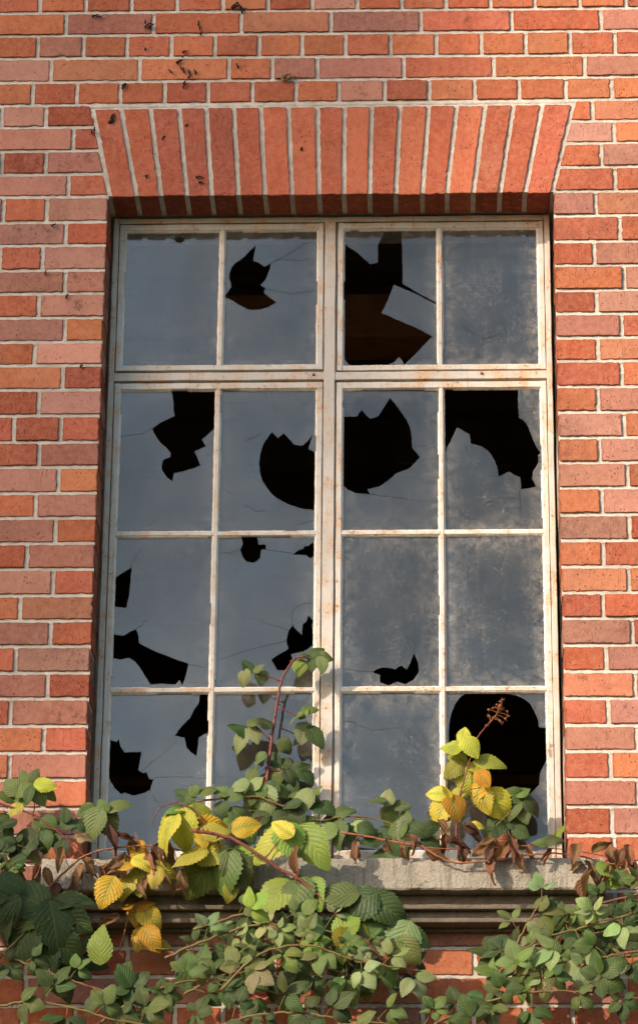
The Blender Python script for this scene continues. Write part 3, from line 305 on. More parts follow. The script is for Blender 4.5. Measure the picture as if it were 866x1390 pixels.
PLANTS = {'tall': {'r': 0.005, 'stem': [(-0.165, 0.045, 3.8986), (-0.1481, 0.045, 3.9978), (-0.1384, 0.045, 4.094), (-0.125, 0.045, 4.2008), (-0.1129, 0.045, 4.2654), (-0.0965, 0.045, 4.2988), (-0.0781, 0.045, 4.3224)], 'twigs': [[(-0.1128, 0.045, 4.2595), (-0.1465, 0.045, 4.2734), (-0.184, 0.045, 4.2815)], [(-0.1385, 0.045, 4.1037), (-0.1686, 0.045, 4.1328), (-0.1818, 0.045, 4.1445)], [(-0.123, 0.045, 4.1911), (-0.0894, 0.045, 4.1753), (-0.0652, 0.045, 4.1616)], [(-0.143, 0.045, 4.0265), (-0.1153, 0.045, 4.0245), (-0.0877, 0.045, 4.0264)], [(-0.0781, 0.045, 4.3224), (-0.0445, 0.045, 4.3282)]], 'lv': [(-0.2011, 0.045, 4.2993, 0.0408, 120, 'g'), (-0.2099, 0.045, 4.2698, 0.0489, -110, 'p'), (-0.1652, 0.045, 4.2755, 0.0448, -100, 'p'), (-0.1729, 0.045, 4.2932, 0.0367, 30, 'm'), (-0.0297, 0.045, 4.34, 0.0489, 35, 'g'), (-0.009, 0.045, 4.328, 0.0448, -5, 'm'), (-0.0107, 0.045, 4.3004, 0.0489, -80, 'p'), (-0.0369, 0.045, 4.3084, 0.0408, -100, 'g'), (-0.0704, 0.045, 4.3046, 0.0489, -100, 'b'), (-0.0595, 0.045, 4.3322, 0.0408, 160, 'm'), (-0.2163, 0.045, 4.1078, 0.0693, -115, 'p'), (-0.2186, 0.045, 4.133, 0.0571, 165, 'g'), (-0.1795, 0.045, 4.1193, 0.053, -75, 'p'), (-0.18, 0.045, 4.1504, 0.0448, 30, 'm'), (-0.0579, 0.045, 4.1791, 0.0448, 60, 'b'), (-0.0782, 0.045, 4.1636, 0.0448, 200, 'm'), (-0.0574, 0.045, 4.1286, 0.0611, -105, 'p'), (-0.0277, 0.045, 4.1168, 0.0693, -50, 'g'), (-0.0656, 0.045, 4.0301, 0.053, 20, 'g'), (-0.0948, 0.045, 4.0053, 0.0611, -140, 'g'), (-0.1082, 0.045, 4.0495, 0.053, 170, 'm'), (-0.0854, 0.045, 3.9861, 0.053, -80, 'g'), (-0.1299, 0.045, 4.0131, 0.053, 150, 'm'), (-0.1403, 0.045, 3.9691, 0.0611, -150, 'g'), (-0.1146, 0.045, 3.969, 0.0611, -30, 'm'), (-0.1883, 0.045, 3.9788, 0.053, 120, 'm'), (-0.047, 0.045, 4.0128, 0.053, -60, 'g'), (-0.1692, 0.045, 3.9367, 0.0693, -100, 'm'), (-0.1673, 0.045, 4.0516, 0.0489, -140, 'm'), (-0.1032, 0.045, 4.09, 0.0489, -40, 'm'), (-0.1539, 0.045, 4.1444, 0.0448, 150, 'g'), (-0.0432, 0.045, 4.1868, 0.0448, 0, 'm'), (-0.1305, 0.045, 4.0554, 0.0489, -60, 'g'), (-0.1889, 0.045, 4.0171, 0.053, -120, 'm'), (-0.2065, 0.045, 3.9692, 0.0571, -150, 'g')], 'dead': []}, 'sillcane': {'r': 0.0028, 'stem': [(-0.3158, -0.01, 3.9281), (-0.2575, -0.01, 3.9355), (-0.1754, -0.01, 3.941), (-0.1259, -0.01, 3.9238), (-0.0747, -0.01, 3.9047), (-0.0162, -0.01, 3.8801), (0.0527, -0.01, 3.8893), (0.1254, -0.01, 3.8816), (0.2015, -0.01, 3.8551), (0.2883, -0.01, 3.8287)], 'twigs': [[(-0.2027, -0.01, 3.9373), (-0.2214, -0.01, 3.962)], [(-0.1259, -0.01, 3.9238), (-0.1445, -0.01, 3.9504)], [(-0.0747, -0.01, 3.9047), (-0.0567, -0.01, 3.9274)], [(0.0527, -0.01, 3.8893), (0.0836, -0.01, 3.8855)], [(0.1254, -0.01, 3.8816), (0.1544, -0.01, 3.9174)], [(0.2015, -0.01, 3.8551), (0.2088, -0.01, 3.8758)]], 'lv': [(-0.3547, -0.01, 3.951, 0.0457, 150, 'g'), (-0.3342, -0.01, 3.9338, 0.0419, -100, 'm'), (-0.3237, -0.01, 3.9547, 0.0343, 60, 'm'), (-0.2926, -0.01, 3.9546, 0.0495, 20, 'm'), (-0.2579, -0.01, 3.9564, 0.0571, 160, 'm'), (-0.2124, -0.01, 3.9696, 0.0533, 175, 'p'), (-0.2248, -0.01, 3.9449, 0.0533, -160, 'm'), (-0.1723, -0.01, 3.9751, 0.0457, 50, 'p'), (-0.1845, -0.01, 3.9372, 0.0495, -115, 'm'), (-0.148, -0.01, 3.9352, 0.08, -70, 'p'), (-0.1317, -0.01, 3.9465, 0.0533, -30, 'm'), (-0.1629, -0.01, 3.958, 0.0495, 140, 'm'), (-0.0866, -0.01, 3.9882, 0.0495, -60, 'g'), (-0.0549, -0.01, 3.9274, 0.0762, -130, 'p'), (-0.0679, -0.01, 3.9539, 0.0571, 170, 'm'), (-0.0224, -0.01, 3.9557, 0.0419, 70, 'm'), (-0.0312, -0.01, 3.9273, 0.0571, -30, 'g'), (-0.0001, -0.01, 3.9121, 0.0686, -25, 'g'), (-0.0785, -0.01, 3.9161, 0.0495, -160, 'g'), (0.0472, -0.01, 3.9025, 0.0571, 10, 'g'), (0.02, -0.01, 3.8875, 0.0571, 200, 'g'), (0.033, -0.01, 3.8424, 0.0762, -100, 'm'), (0.004, -0.01, 3.8462, 0.0648, -150, 'm'), (0.0639, -0.01, 3.8423, 0.0533, -50, 'g'), (0.0873, -0.01, 3.8685, 0.0533, 22, 'p'), (0.0529, -0.01, 3.8592, 0.0571, 170, 'm'), (0.1037, -0.01, 3.8516, 0.0571, -25, 'g'), (0.1253, -0.01, 3.9269, 0.0533, 170, 'm'), (0.1544, -0.01, 3.9363, 0.0457, 85, 'p'), (0.1853, -0.01, 3.9192, 0.0533, -12, 'm'), (0.1562, -0.01, 3.8985, 0.0571, -95, 'm'), (0.2015, -0.01, 3.8551, 0.08, -105, 'p'), (0.1762, -0.01, 3.8514, 0.0648, -150, 'm'), (0.2287, -0.01, 3.8513, 0.0571, -35, 'g'), (0.1962, -0.01, 3.8852, 0.0457, 100, 'm'), (0.2559, -0.01, 3.855, 0.0571, 20, 'g'), (0.1436, -0.01, 3.844, 0.0648, -140, 'g'), (0.1164, -0.01, 3.8272, 0.0571, 190, 'g'), (0.2611, -0.01, 3.8231, 0.0571, -20, 'g'), (0.1635, -0.01, 3.7804, 0.0648, -95, 'g'), (0.1346, -0.01, 3.801, 0.0571, 185, 'g'), (0.1852, -0.01, 3.799, 0.0533, -20, 'g'), (-0.2569, -0.01, 3.9071, 0.0495, -100, 'g'), (-0.2344, -0.01, 3.8731, 0.0648, -140, 'm'), (-0.2166, -0.01, 3.8976, 0.0533, -40, 'g'), (-0.1233, -0.01, 3.8653, 0.0762, -120, 'm'), (-0.1036, -0.01, 3.8916, 0.0648, 20, 'g'), (-0.1654, -0.01, 3.8861, 0.0648, 200, 'g'), (-0.0653, -0.01, 3.8821, 0.061, -60, 'g'), (-0.1867, -0.01, 3.8523, 0.0571, -70, 'g'), (-0.0379, -0.01, 3.8632, 0.0648, -140, 'g'), (-0.2744, -0.01, 3.8713, 0.0533, -60, 'g'), (-0.0159, -0.01, 3.8369, 0.0648, -120, 'g')], 'dead': []}, 'yellow': {'r': 0.003, 'stem': [(-0.2412, -0.19, 3.7083), (-0.2497, -0.19, 3.7778), (-0.2789, -0.19, 3.8145), (-0.3119, -0.19, 3.8552), (-0.3515, -0.19, 3.8701), (-0.3834, -0.19, 3.8628)], 'twigs': [[(-0.3119, -0.19, 3.8552), (-0.3419, -0.19, 3.8442)], [(-0.2493, -0.19, 3.7594), (-0.2863, -0.19, 3.7449)], [(-0.3834, -0.19, 3.8628), (-0.3974, -0.19, 3.8517), (-0.4071, -0.19, 3.8185)]], 'lv': [(-0.3745, -0.19, 3.7964, 0.1141, -120, 'y'), (-0.3356, -0.19, 3.8037, 0.1101, -100, 'w'), (-0.2971, -0.19, 3.833, 0.0897, -75, 'w'), (-0.3108, -0.19, 3.8109, 0.0611, -70, 'm'), (-0.3511, -0.19, 3.8553, 0.0611, 170, 'm'), (-0.2871, -0.19, 3.7833, 0.0611, -75, 'y'), (-0.3161, -0.19, 3.734, 0.1019, -150, 'w'), (-0.2668, -0.19, 3.7449, 0.0978, -10, 'w'), (-0.294, -0.19, 3.6939, 0.1264, -125, 'b'), (-0.2357, -0.19, 3.6974, 0.1264, -100, 'm'), (-0.2004, -0.19, 3.701, 0.106, -70, 'm'), (-0.1869, -0.19, 3.7356, 0.1019, -8, 'b'), (-0.1705, -0.19, 3.7046, 0.0734, -60, 'k'), (-0.2572, -0.19, 3.7961, 0.0734, 10, 'w'), (-0.27, -0.19, 3.8145, 0.0815, 5, 'y'), (-0.1847, -0.19, 3.8106, 0.0734, 10, 'y'), (-0.1635, -0.19, 3.8198, 0.0611, 40, 'k'), (-0.2172, -0.19, 3.6502, 0.053, -90, 'w')], 'dead': []}, 'wither': {'r': 0.003, 'stem': [(-0.6583, -0.155, 3.6696), (-0.6085, -0.155, 3.7189), (-0.574, -0.155, 3.7481), (-0.5121, -0.155, 3.7664), (-0.4409, -0.155, 3.7736), (-0.3605, -0.155, 3.7661), (-0.312, -0.155, 3.7513)], 'twigs': [[(-0.574, -0.155, 3.7481), (-0.5321, -0.155, 3.7242), (-0.5184, -0.155, 3.6876)], [(-0.5121, -0.155, 3.7664), (-0.4838, -0.155, 3.7186)], [(-0.4409, -0.155, 3.7736), (-0.4527, -0.155, 3.8068)], [(-0.3961, -0.155, 3.7661), (-0.3896, -0.155, 3.7239)], [(-0.6085, -0.155, 3.7189), (-0.6223, -0.155, 3.7519)], [(-0.3605, -0.155, 3.7661), (-0.3358, -0.155, 3.7055)]], 'lv': [(-0.4462, -0.155, 3.7699, 0.0571, 70, 'y'), (-0.4735, -0.155, 3.7296, 0.0648, 190, 'y'), (-0.429, -0.155, 3.7295, 0.0686, -25, 'y'), (-0.3822, -0.155, 3.7111, 0.0686, -10, 'y'), (-0.5138, -0.155, 3.6566, 0.0838, -115, 'y'), (-0.4737, -0.155, 3.6784, 0.0724, -110, 'w'), (-0.4473, -0.155, 3.6875, 0.0686, -80, 'w'), (-0.4923, -0.155, 3.704, 0.0571, 150, 'k'), (-0.3995, -0.155, 3.6929, 0.0571, -110, 'y'), (-0.4135, -0.155, 3.7515, 0.0533, -60, 'k')], 'dead': [(-0.5093, -0.155, 3.7885, 0.0838, -80, 'r'), (-0.4736, -0.155, 3.7921, 0.0648, -30, 'r'), (-0.5863, -0.155, 3.6969, 0.0686, -110, 'k'), (-0.5294, -0.155, 3.6968, 0.0838, -100, 'k'), (-0.6307, -0.155, 3.7372, 0.0648, -80, 'k'), (-0.5701, -0.155, 3.7886, 0.0533, -20, 'p'), (-0.3918, -0.155, 3.7368, 0.0838, -85, 'r'), (-0.3351, -0.155, 3.6782, 0.0648, -95, 'k'), (-0.5221, -0.155, 3.6385, 0.0571, -90, 'k'), (-0.4126, -0.155, 3.7185, 0.0686, -70, 'k'), (-0.6067, -0.155, 3.6695, 0.0648, -120, 'k'), (-0.5641, -0.155, 3.7224, 0.0571, -60, 'k'), (-0.4587, -0.155, 3.77, 0.0648, -100, 'k'), (-0.3655, -0.155, 3.7551, 0.061, -80, 'k'), (-0.4272, -0.155, 3.6692, 0.0533, -100, 'k'), (-0.6592, -0.155, 3.6933, 0.0571, -70, 'k'), (-0.3183, -0.155, 3.7183, 0.0571, -110, 'r'), (-0.3671, -0.155, 3.6782, 0.0533, -60, 'k'), (-0.4932, -0.155, 3.7333, 0.0648, -140, 'k'), (-0.6362, -0.155, 3.6514, 0.0648, -90, 'r')]}, 'leftcane': {'r': 0.003, 'stem': [(-0.8483, -0.1, 3.908), (-0.7933, -0.1, 3.8966), (-0.7106, -0.1, 3.8683), (-0.653, -0.1, 3.8289), (-0.6232, -0.1, 3.8047), (-0.5877, -0.1, 3.7712), (-0.5616, -0.1, 3.7453)], 'twigs': [[(-0.7106, -0.1, 3.8683), (-0.7068, -0.1, 3.9076), (-0.7261, -0.1, 3.9358)], [(-0.653, -0.1, 3.8289), (-0.6822, -0.1, 3.8383)], [(-0.7106, -0.1, 3.8683), (-0.6989, -0.1, 3.8048), (-0.7161, -0.1, 3.7863)], [(-0.6232, -0.1, 3.8047), (-0.61, -0.1, 3.8381)]], 'lv': [(-0.7836, -0.1, 3.921, 0.0648, 160, 'm'), (-0.7664, -0.1, 3.9435, 0.0571, 150, 'm'), (-0.74, -0.1, 3.9623, 0.0495, 110, 'm'), (-0.7092, -0.1, 3.9641, 0.0381, 70, 'm'), (-0.7297, -0.1, 3.934, 0.0648, -150, 'm'), (-0.7, -0.1, 3.9188, 0.0648, -60, 'm'), (-0.6827, -0.1, 3.9395, 0.0571, -10, 'w'), (-0.7466, -0.1, 3.9058, 0.0571, -130, 'm'), (-0.7197, -0.1, 3.9133, 0.0495, -100, 'g'), (-0.6786, -0.1, 3.9282, 0.0495, -30, 'b'), (-0.7529, -0.1, 3.8833, 0.0419, -150, 'w'), (-0.6934, -0.1, 3.8458, 0.0533, -110, 'm'), (-0.6715, -0.1, 3.8402, 0.061, -80, 'm'), (-0.6613, -0.1, 3.8569, 0.0419, 20, 'g'), (-0.7248, -0.1, 3.8198, 0.0571, 170, 'g'), (-0.6808, -0.1, 3.8029, 0.061, -100, 'g'), (-0.7198, -0.1, 3.7882, 0.0648, -130, 'g'), (-0.7045, -0.1, 3.7678, 0.0533, -30, 'b'), (-0.7504, -0.1, 3.7456, 0.0686, -160, 'g'), (-0.7526, -0.1, 3.7957, 0.0686, 180, 'g'), (-0.6538, -0.1, 3.8047, 0.0533, -60, 'g'), (-0.6247, -0.1, 3.8456, 0.0495, -20, 'g'), (-0.5939, -0.1, 3.8418, 0.0495, 10, 'g'), (-0.629, -0.1, 3.8624, 0.0381, 90, 'g'), (-0.5579, -0.1, 3.8455, 0.0876, -110, 'm'), (-0.5274, -0.1, 3.8491, 0.0762, -70, 'm'), (-0.5035, -0.1, 3.8902, 0.0686, 15, 'm'), (-0.5394, -0.1, 3.8828, 0.0457, 130, 'm'), (-0.579, -0.1, 3.8791, 0.0495, 200, 'm'), (-0.7727, -0.1, 3.8423, 0.0571, -160, 'g'), (-0.7989, -0.1, 3.861, 0.0648, -160, 'g'), (-0.6366, -0.1, 3.7806, 0.0495, -100, 'g'), (-0.779, -0.1, 3.7827, 0.0648, 200, 'g'), (-0.7753, -0.1, 3.8199, 0.061, -100, 'g')], 'dead': [(-0.6954, -0.1, 3.7215, 0.0648, -110, 'k'), (-0.7477, -0.1, 3.7678, 0.0571, -60, 'r'), (-0.6604, -0.1, 3.7455, 0.0571, -60, 'k'), (-0.7341, -0.1, 3.7032, 0.0648, -80, 'k')]}, 'pink': {'r': 0.0045, 'stem': [(-0.3066, -0.24, 3.7853), (-0.257, -0.24, 3.7779), (-0.2074, -0.24, 3.7632), (-0.1718, -0.24, 3.7413), (-0.1345, -0.24, 3.7176), (-0.0972, -0.24, 3.6904), (-0.0602, -0.24, 3.6723), (-0.0003, -0.24, 3.6237), (0.0437, -0.24, 3.5735), (0.0786, -0.24, 3.5432), (0.1222, -0.24, 3.5024), (0.1655, -0.24, 3.4405)], 'twigs': [[(-0.1345, -0.24, 3.7176), (-0.112, -0.24, 3.7448), (-0.0896, -0.24, 3.7811)], [(-0.0602, -0.24, 3.6723), (-0.0583, -0.24, 3.6543)], [(-0.0003, -0.24, 3.6237), (0.0434, -0.24, 3.6272), (0.0783, -0.24, 3.6218)]], 'lv': [(-0.1157, -0.24, 3.7575, 0.1182, -140, 'w'), (-0.0753, -0.24, 3.7629, 0.0938, -85, 'b'), (-0.0207, -0.24, 3.7518, 0.1304, -55, 'b'), (-0.0897, -0.24, 3.7848, 0.0611, 150, 'y'), (-0.1069, -0.24, 3.6292, 0.1182, -130, 'b'), (-0.0545, -0.24, 3.6309, 0.1101, -95, 'm'), (-0.0161, -0.24, 3.6345, 0.0897, -70, 'b'), (-0.0618, -0.24, 3.6579, 0.0611, 170, 'm'), (0.0433, -0.24, 3.629, 0.1019, 175, 'm'), (0.0923, -0.24, 3.6056, 0.1101, -140, 'g'), (0.1568, -0.24, 3.593, 0.1101, -40, 'g'), (0.1132, -0.24, 3.6289, 0.0693, 10, 'm'), (0.0612, -0.24, 3.5557, 0.0938, 70, 'b'), (0.1203, -0.24, 3.561, 0.0938, 5, 'm'), (0.1256, -0.24, 3.513, 0.1101, -150, 'p'), (0.188, -0.24, 3.5165, 0.1101, -110, 'p'), (0.2175, -0.24, 3.5324, 0.0897, -20, 'm'), (0.2053, -0.24, 3.4934, 0.0815, -60, 'm'), (0.0926, -0.24, 3.5379, 0.0611, -60, 'y'), (0.0579, -0.24, 3.5166, 0.0693, -80, 'y')], 'dead': [(-0.0553, -0.24, 3.7048, 0.0876, -85, 'k')]}, 'longcane': {'r': 0.003, 'stem': [(0.0428, -0.145, 3.8085), (0.1105, -0.145, 3.7973), (0.1817, -0.145, 3.7824), (0.2403, -0.145, 3.7713), (0.2827, -0.145, 3.7455), (0.3198, -0.145, 3.7327), (0.3765, -0.145, 3.7344), (0.4296, -0.145, 3.7398), (0.5041, -0.145, 3.7524), (0.5802, -0.145, 3.7541), (0.633, -0.145, 3.7448), (0.6803, -0.145, 3.7319), (0.7645, -0.145, 3.7154), (0.8164, -0.145, 3.688)], 'twigs': [[(0.4584, -0.145, 3.7745), (0.5044, -0.145, 3.7726), (0.5804, -0.145, 3.7651), (0.642, -0.145, 3.7558), (0.6947, -0.145, 3.7429)], [(0.633, -0.145, 3.7448), (0.6362, -0.145, 3.7302), (0.655, -0.145, 3.7065)], [(0.0821, -0.145, 3.8029), (0.0821, -0.145, 3.7864)], [(0.5041, -0.145, 3.7524), (0.4654, -0.145, 3.7671), (0.4123, -0.145, 3.7709)], [(0.2403, -0.145, 3.7713), (0.2882, -0.145, 3.7675), (0.3768, -0.145, 3.7673)]], 'lv': [(0.6833, -0.145, 3.7119, 0.0648, -25, 'b'), (0.7182, -0.145, 3.6973, 0.0571, -40, 'm'), (0.6968, -0.145, 3.6864, 0.0495, 180, 'b'), (0.3703, -0.145, 3.828, 0.0419, 10, 'y'), (0.7425, -0.145, 3.6863, 0.0571, -20, 'm'), (0.5542, -0.145, 3.7834, 0.0495, 10, 'm'), (0.524, -0.145, 3.778, 0.0419, 170, 'm')], 'dead': [(0.0822, -0.145, 3.7606, 0.0571, -90, 'k'), (0.3026, -0.145, 3.8079, 0.0724, -100, 'p'), (0.2882, -0.145, 3.7785, 0.0686, -110, 'r'), (0.363, -0.145, 3.8078, 0.0648, -60, 'r'), (0.3272, -0.145, 3.7748, 0.0648, -30, 'r'), (0.43, -0.145, 3.7709, 0.0914, -150, 'k'), (0.4512, -0.145, 3.7672, 0.0838, -70, 'k'), (0.408, -0.145, 3.7124, 0.061, -85, 'k'), (0.633, -0.145, 3.672, 0.0876, -100, 'k'), (0.6514, -0.145, 3.7047, 0.0762, -50, 'k'), (0.6083, -0.145, 3.7485, 0.0648, -110, 'k'), (0.6964, -0.145, 3.741, 0.08, -80, 'k'), (0.7155, -0.145, 3.73, 0.0762, -60, 'k'), (0.3857, -0.145, 3.771, 0.0648, -160, 'k'), (0.2172, -0.145, 3.7824, 0.0533, -60, 'k'), (0.676, -0.145, 3.701, 0.0495, -110, 'k'), (0.1959, -0.145, 3.7714, 0.0495, -120, 'k'), (0.2704, -0.145, 3.7566, 0.0571, -40, 'k'), (0.3377, -0.145, 3.7564, 0.0533, -100, 'r'), (0.5007, -0.145, 3.7616, 0.0533, -70, 'k'), (0.5359, -0.145, 3.7523, 0.0457, -130, 'k'), (0.4737, -0.145, 3.7342, 0.0533, -60, 'k'), (0.2885, -0.145, 3.8264, 0.0457, -60, 'k'), (0.73, -0.145, 3.7428, 0.0686, -100, 'k'), (0.7467, -0.145, 3.7118, 0.0648, -70, 'r'), (0.6689, -0.145, 3.7704, 0.0533, 30, 'k'), (0.1639, -0.145, 3.7715, 0.0457, -60, 'k'), (0.4014, -0.145, 3.749, 0.0495, -120, 'r')]}, 'seed': {'r': 0.0026, 'stem': [(0.3279, 0.02, 3.7998), (0.3229, 0.02, 3.8561), (0.3252, 0.02, 3.9165), (0.3346, 0.02, 3.9601), (0.3516, 0.02, 4.0172), (0.3649, 0.02, 4.0688), (0.378, 0.02, 4.1015), (0.393, 0.02, 4.1226), (0.4078, 0.02, 4.138)], 'twigs': [[(0.3252, 0.02, 3.9165), (0.3108, 0.02, 3.943)], [(0.3346, 0.02, 3.9601), (0.3712, 0.02, 3.9695), (0.3877, 0.02, 3.9732)], [(0.3516, 0.02, 4.0172), (0.3627, 0.02, 4.0305)], [(0.3649, 0.02, 4.0688), (0.3448, 0.02, 4.0804)]], 'lv': [(0.2762, 0.02, 3.9602, 0.0611, 170, 'y'), (0.2851, 0.02, 3.9128, 0.0815, -105, 'y'), (0.3197, 0.02, 3.9203, 0.0734, -70, 'y'), (0.3292, 0.02, 3.962, 0.0489, 20, 'w'), (0.3, 0.02, 3.9583, 0.0448, 120, 'y'), (0.3187, 0.02, 4.023, 0.0652, -140, 'w'), (0.3514, 0.02, 3.9924, 0.0774, -100, 'w'), (0.4067, 0.02, 4.0399, 0.0815, 0, 'w'), (0.3772, 0.02, 4.0228, 0.0652, -30, 'w'), (0.3299, 0.02, 4.0498, 0.053, 150, 'w'), (0.3136, 0.02, 4.0729, 0.0571, 180, 'w'), (0.3594, 0.02, 4.0727, 0.0652, -60, 'w'), (0.3432, 0.02, 4.1112, 0.053, 95, 'w'), (0.3897, 0.02, 3.9922, 0.053, -60, 'y'), (0.391, 0.02, 3.9466, 0.0774, -70, 'y'), (0.4237, 0.02, 3.9351, 0.0897, -65, 'y'), (0.3767, 0.02, 3.9656, 0.053, -110, 'y')], 'dead': [], 'head': [(0.4079, 0.02, 4.14), (0.4302, 0.02, 4.165), (0.4452, 0.02, 4.1805)]}, 'shoot': {'r': 0.002, 'stem': [(0.401, 0.055, 3.8284), (0.4124, 0.055, 3.8699), (0.4346, 0.055, 3.8963), (0.4531, 0.055, 3.9152), (0.4754, 0.055, 3.938)], 'twigs': [[(0.4531, 0.055, 3.9152), (0.4621, 0.055, 3.9038)], [(0.4754, 0.055, 3.938), (0.4811, 0.055, 3.9513)]], 'lv': [(0.4665, 0.055, 3.9589, 0.0533, 160, 'm'), (0.4886, 0.055, 3.9646, 0.0419, 40, 'm'), (0.4938, 0.055, 3.9493, 0.0533, 5, 'm'), (0.4624, 0.055, 3.9247, 0.0686, -140, 'm'), (0.4879, 0.055, 3.9227, 0.0648, -80, 'p'), (0.5136, 0.055, 3.9283, 0.0571, -35, 'g'), (0.4711, 0.055, 3.8943, 0.0571, -10, 'g'), (0.44, 0.055, 3.8887, 0.0419, 150, 'g'), (0.4217, 0.055, 3.8812, 0.0457, 200, 'g'), (0.4341, 0.055, 3.8547, 0.0648, -60, 'g'), (0.4016, 0.055, 3.8774, 0.0495, 100, 'g'), (0.4816, 0.055, 3.8697, 0.0495, -30, 'g')], 'dead': []}, 'bigleaf': {'r': 0.004, 'stem': [(-0.8028, -0.26, 3.4187), (-0.7365, -0.26, 3.4892), (-0.6782, -0.26, 3.5514), (-0.6433, -0.26, 3.5978)], 'twigs': [[(-0.6782, -0.26, 3.5514), (-0.7213, -0.26, 3.539)]], 'lv': [(-0.6969, -0.26, 3.6212, 0.1257, 150, 'm'), (-0.5987, -0.26, 3.6192, 0.1143, 12, 'g'), (-0.6824, -0.26, 3.5692, 0.1105, -145, 'm'), (-0.6257, -0.26, 3.5495, 0.1333, -75, 'g'), (-0.5897, -0.26, 3.5673, 0.1105, -50, 'g'), (-0.7517, -0.26, 3.5926, 0.1029, -160, 'g'), (-0.7744, -0.26, 3.6285, 0.0952, 180, 'g'), (-0.7461, -0.26, 3.5461, 0.1029, -110, 'g'), (-0.5175, -0.26, 3.4997, 0.0952, 95, 'b'), (-0.735, -0.26, 3.65, 0.0762, 150, 'g'), (-0.7024, -0.26, 3.5069, 0.1143, -120, 'g'), (-0.6458, -0.26, 3.4856, 0.1143, -80, 'g'), (-0.5975, -0.26, 3.498, 0.0952, -40, 'g')], 'dead': []}, 'yellowlow': {'r': 0.002, 'stem': [(-0.4902, -0.11, 3.509), (-0.4747, -0.11, 3.5777), (-0.4652, -0.11, 3.6177), (-0.4482, -0.11, 3.645)], 'twigs': [[(-0.4652, -0.11, 3.6177), (-0.4217, -0.11, 3.5903)], [(-0.5109, -0.11, 3.5995), (-0.4667, -0.11, 3.6068)]], 'lv': [(-0.4659, -0.11, 3.6396, 0.0533, 170, 'y'), (-0.4321, -0.11, 3.6413, 0.0533, 15, 'y'), (-0.451, -0.11, 3.6177, 0.0571, -90, 'y'), (-0.4169, -0.11, 3.6103, 0.0724, -40, 'y'), (-0.4118, -0.11, 3.5541, 0.0762, -60, 'y'), (-0.4386, -0.11, 3.5595, 0.0648, -110, 'y'), (-0.3938, -0.11, 3.545, 0.0648, -20, 'w'), (-0.4288, -0.11, 3.5904, 0.0495, 160, 'y')], 'dead': [(-0.5109, -0.11, 3.5995, 0.0571, -150, 'k')]}}
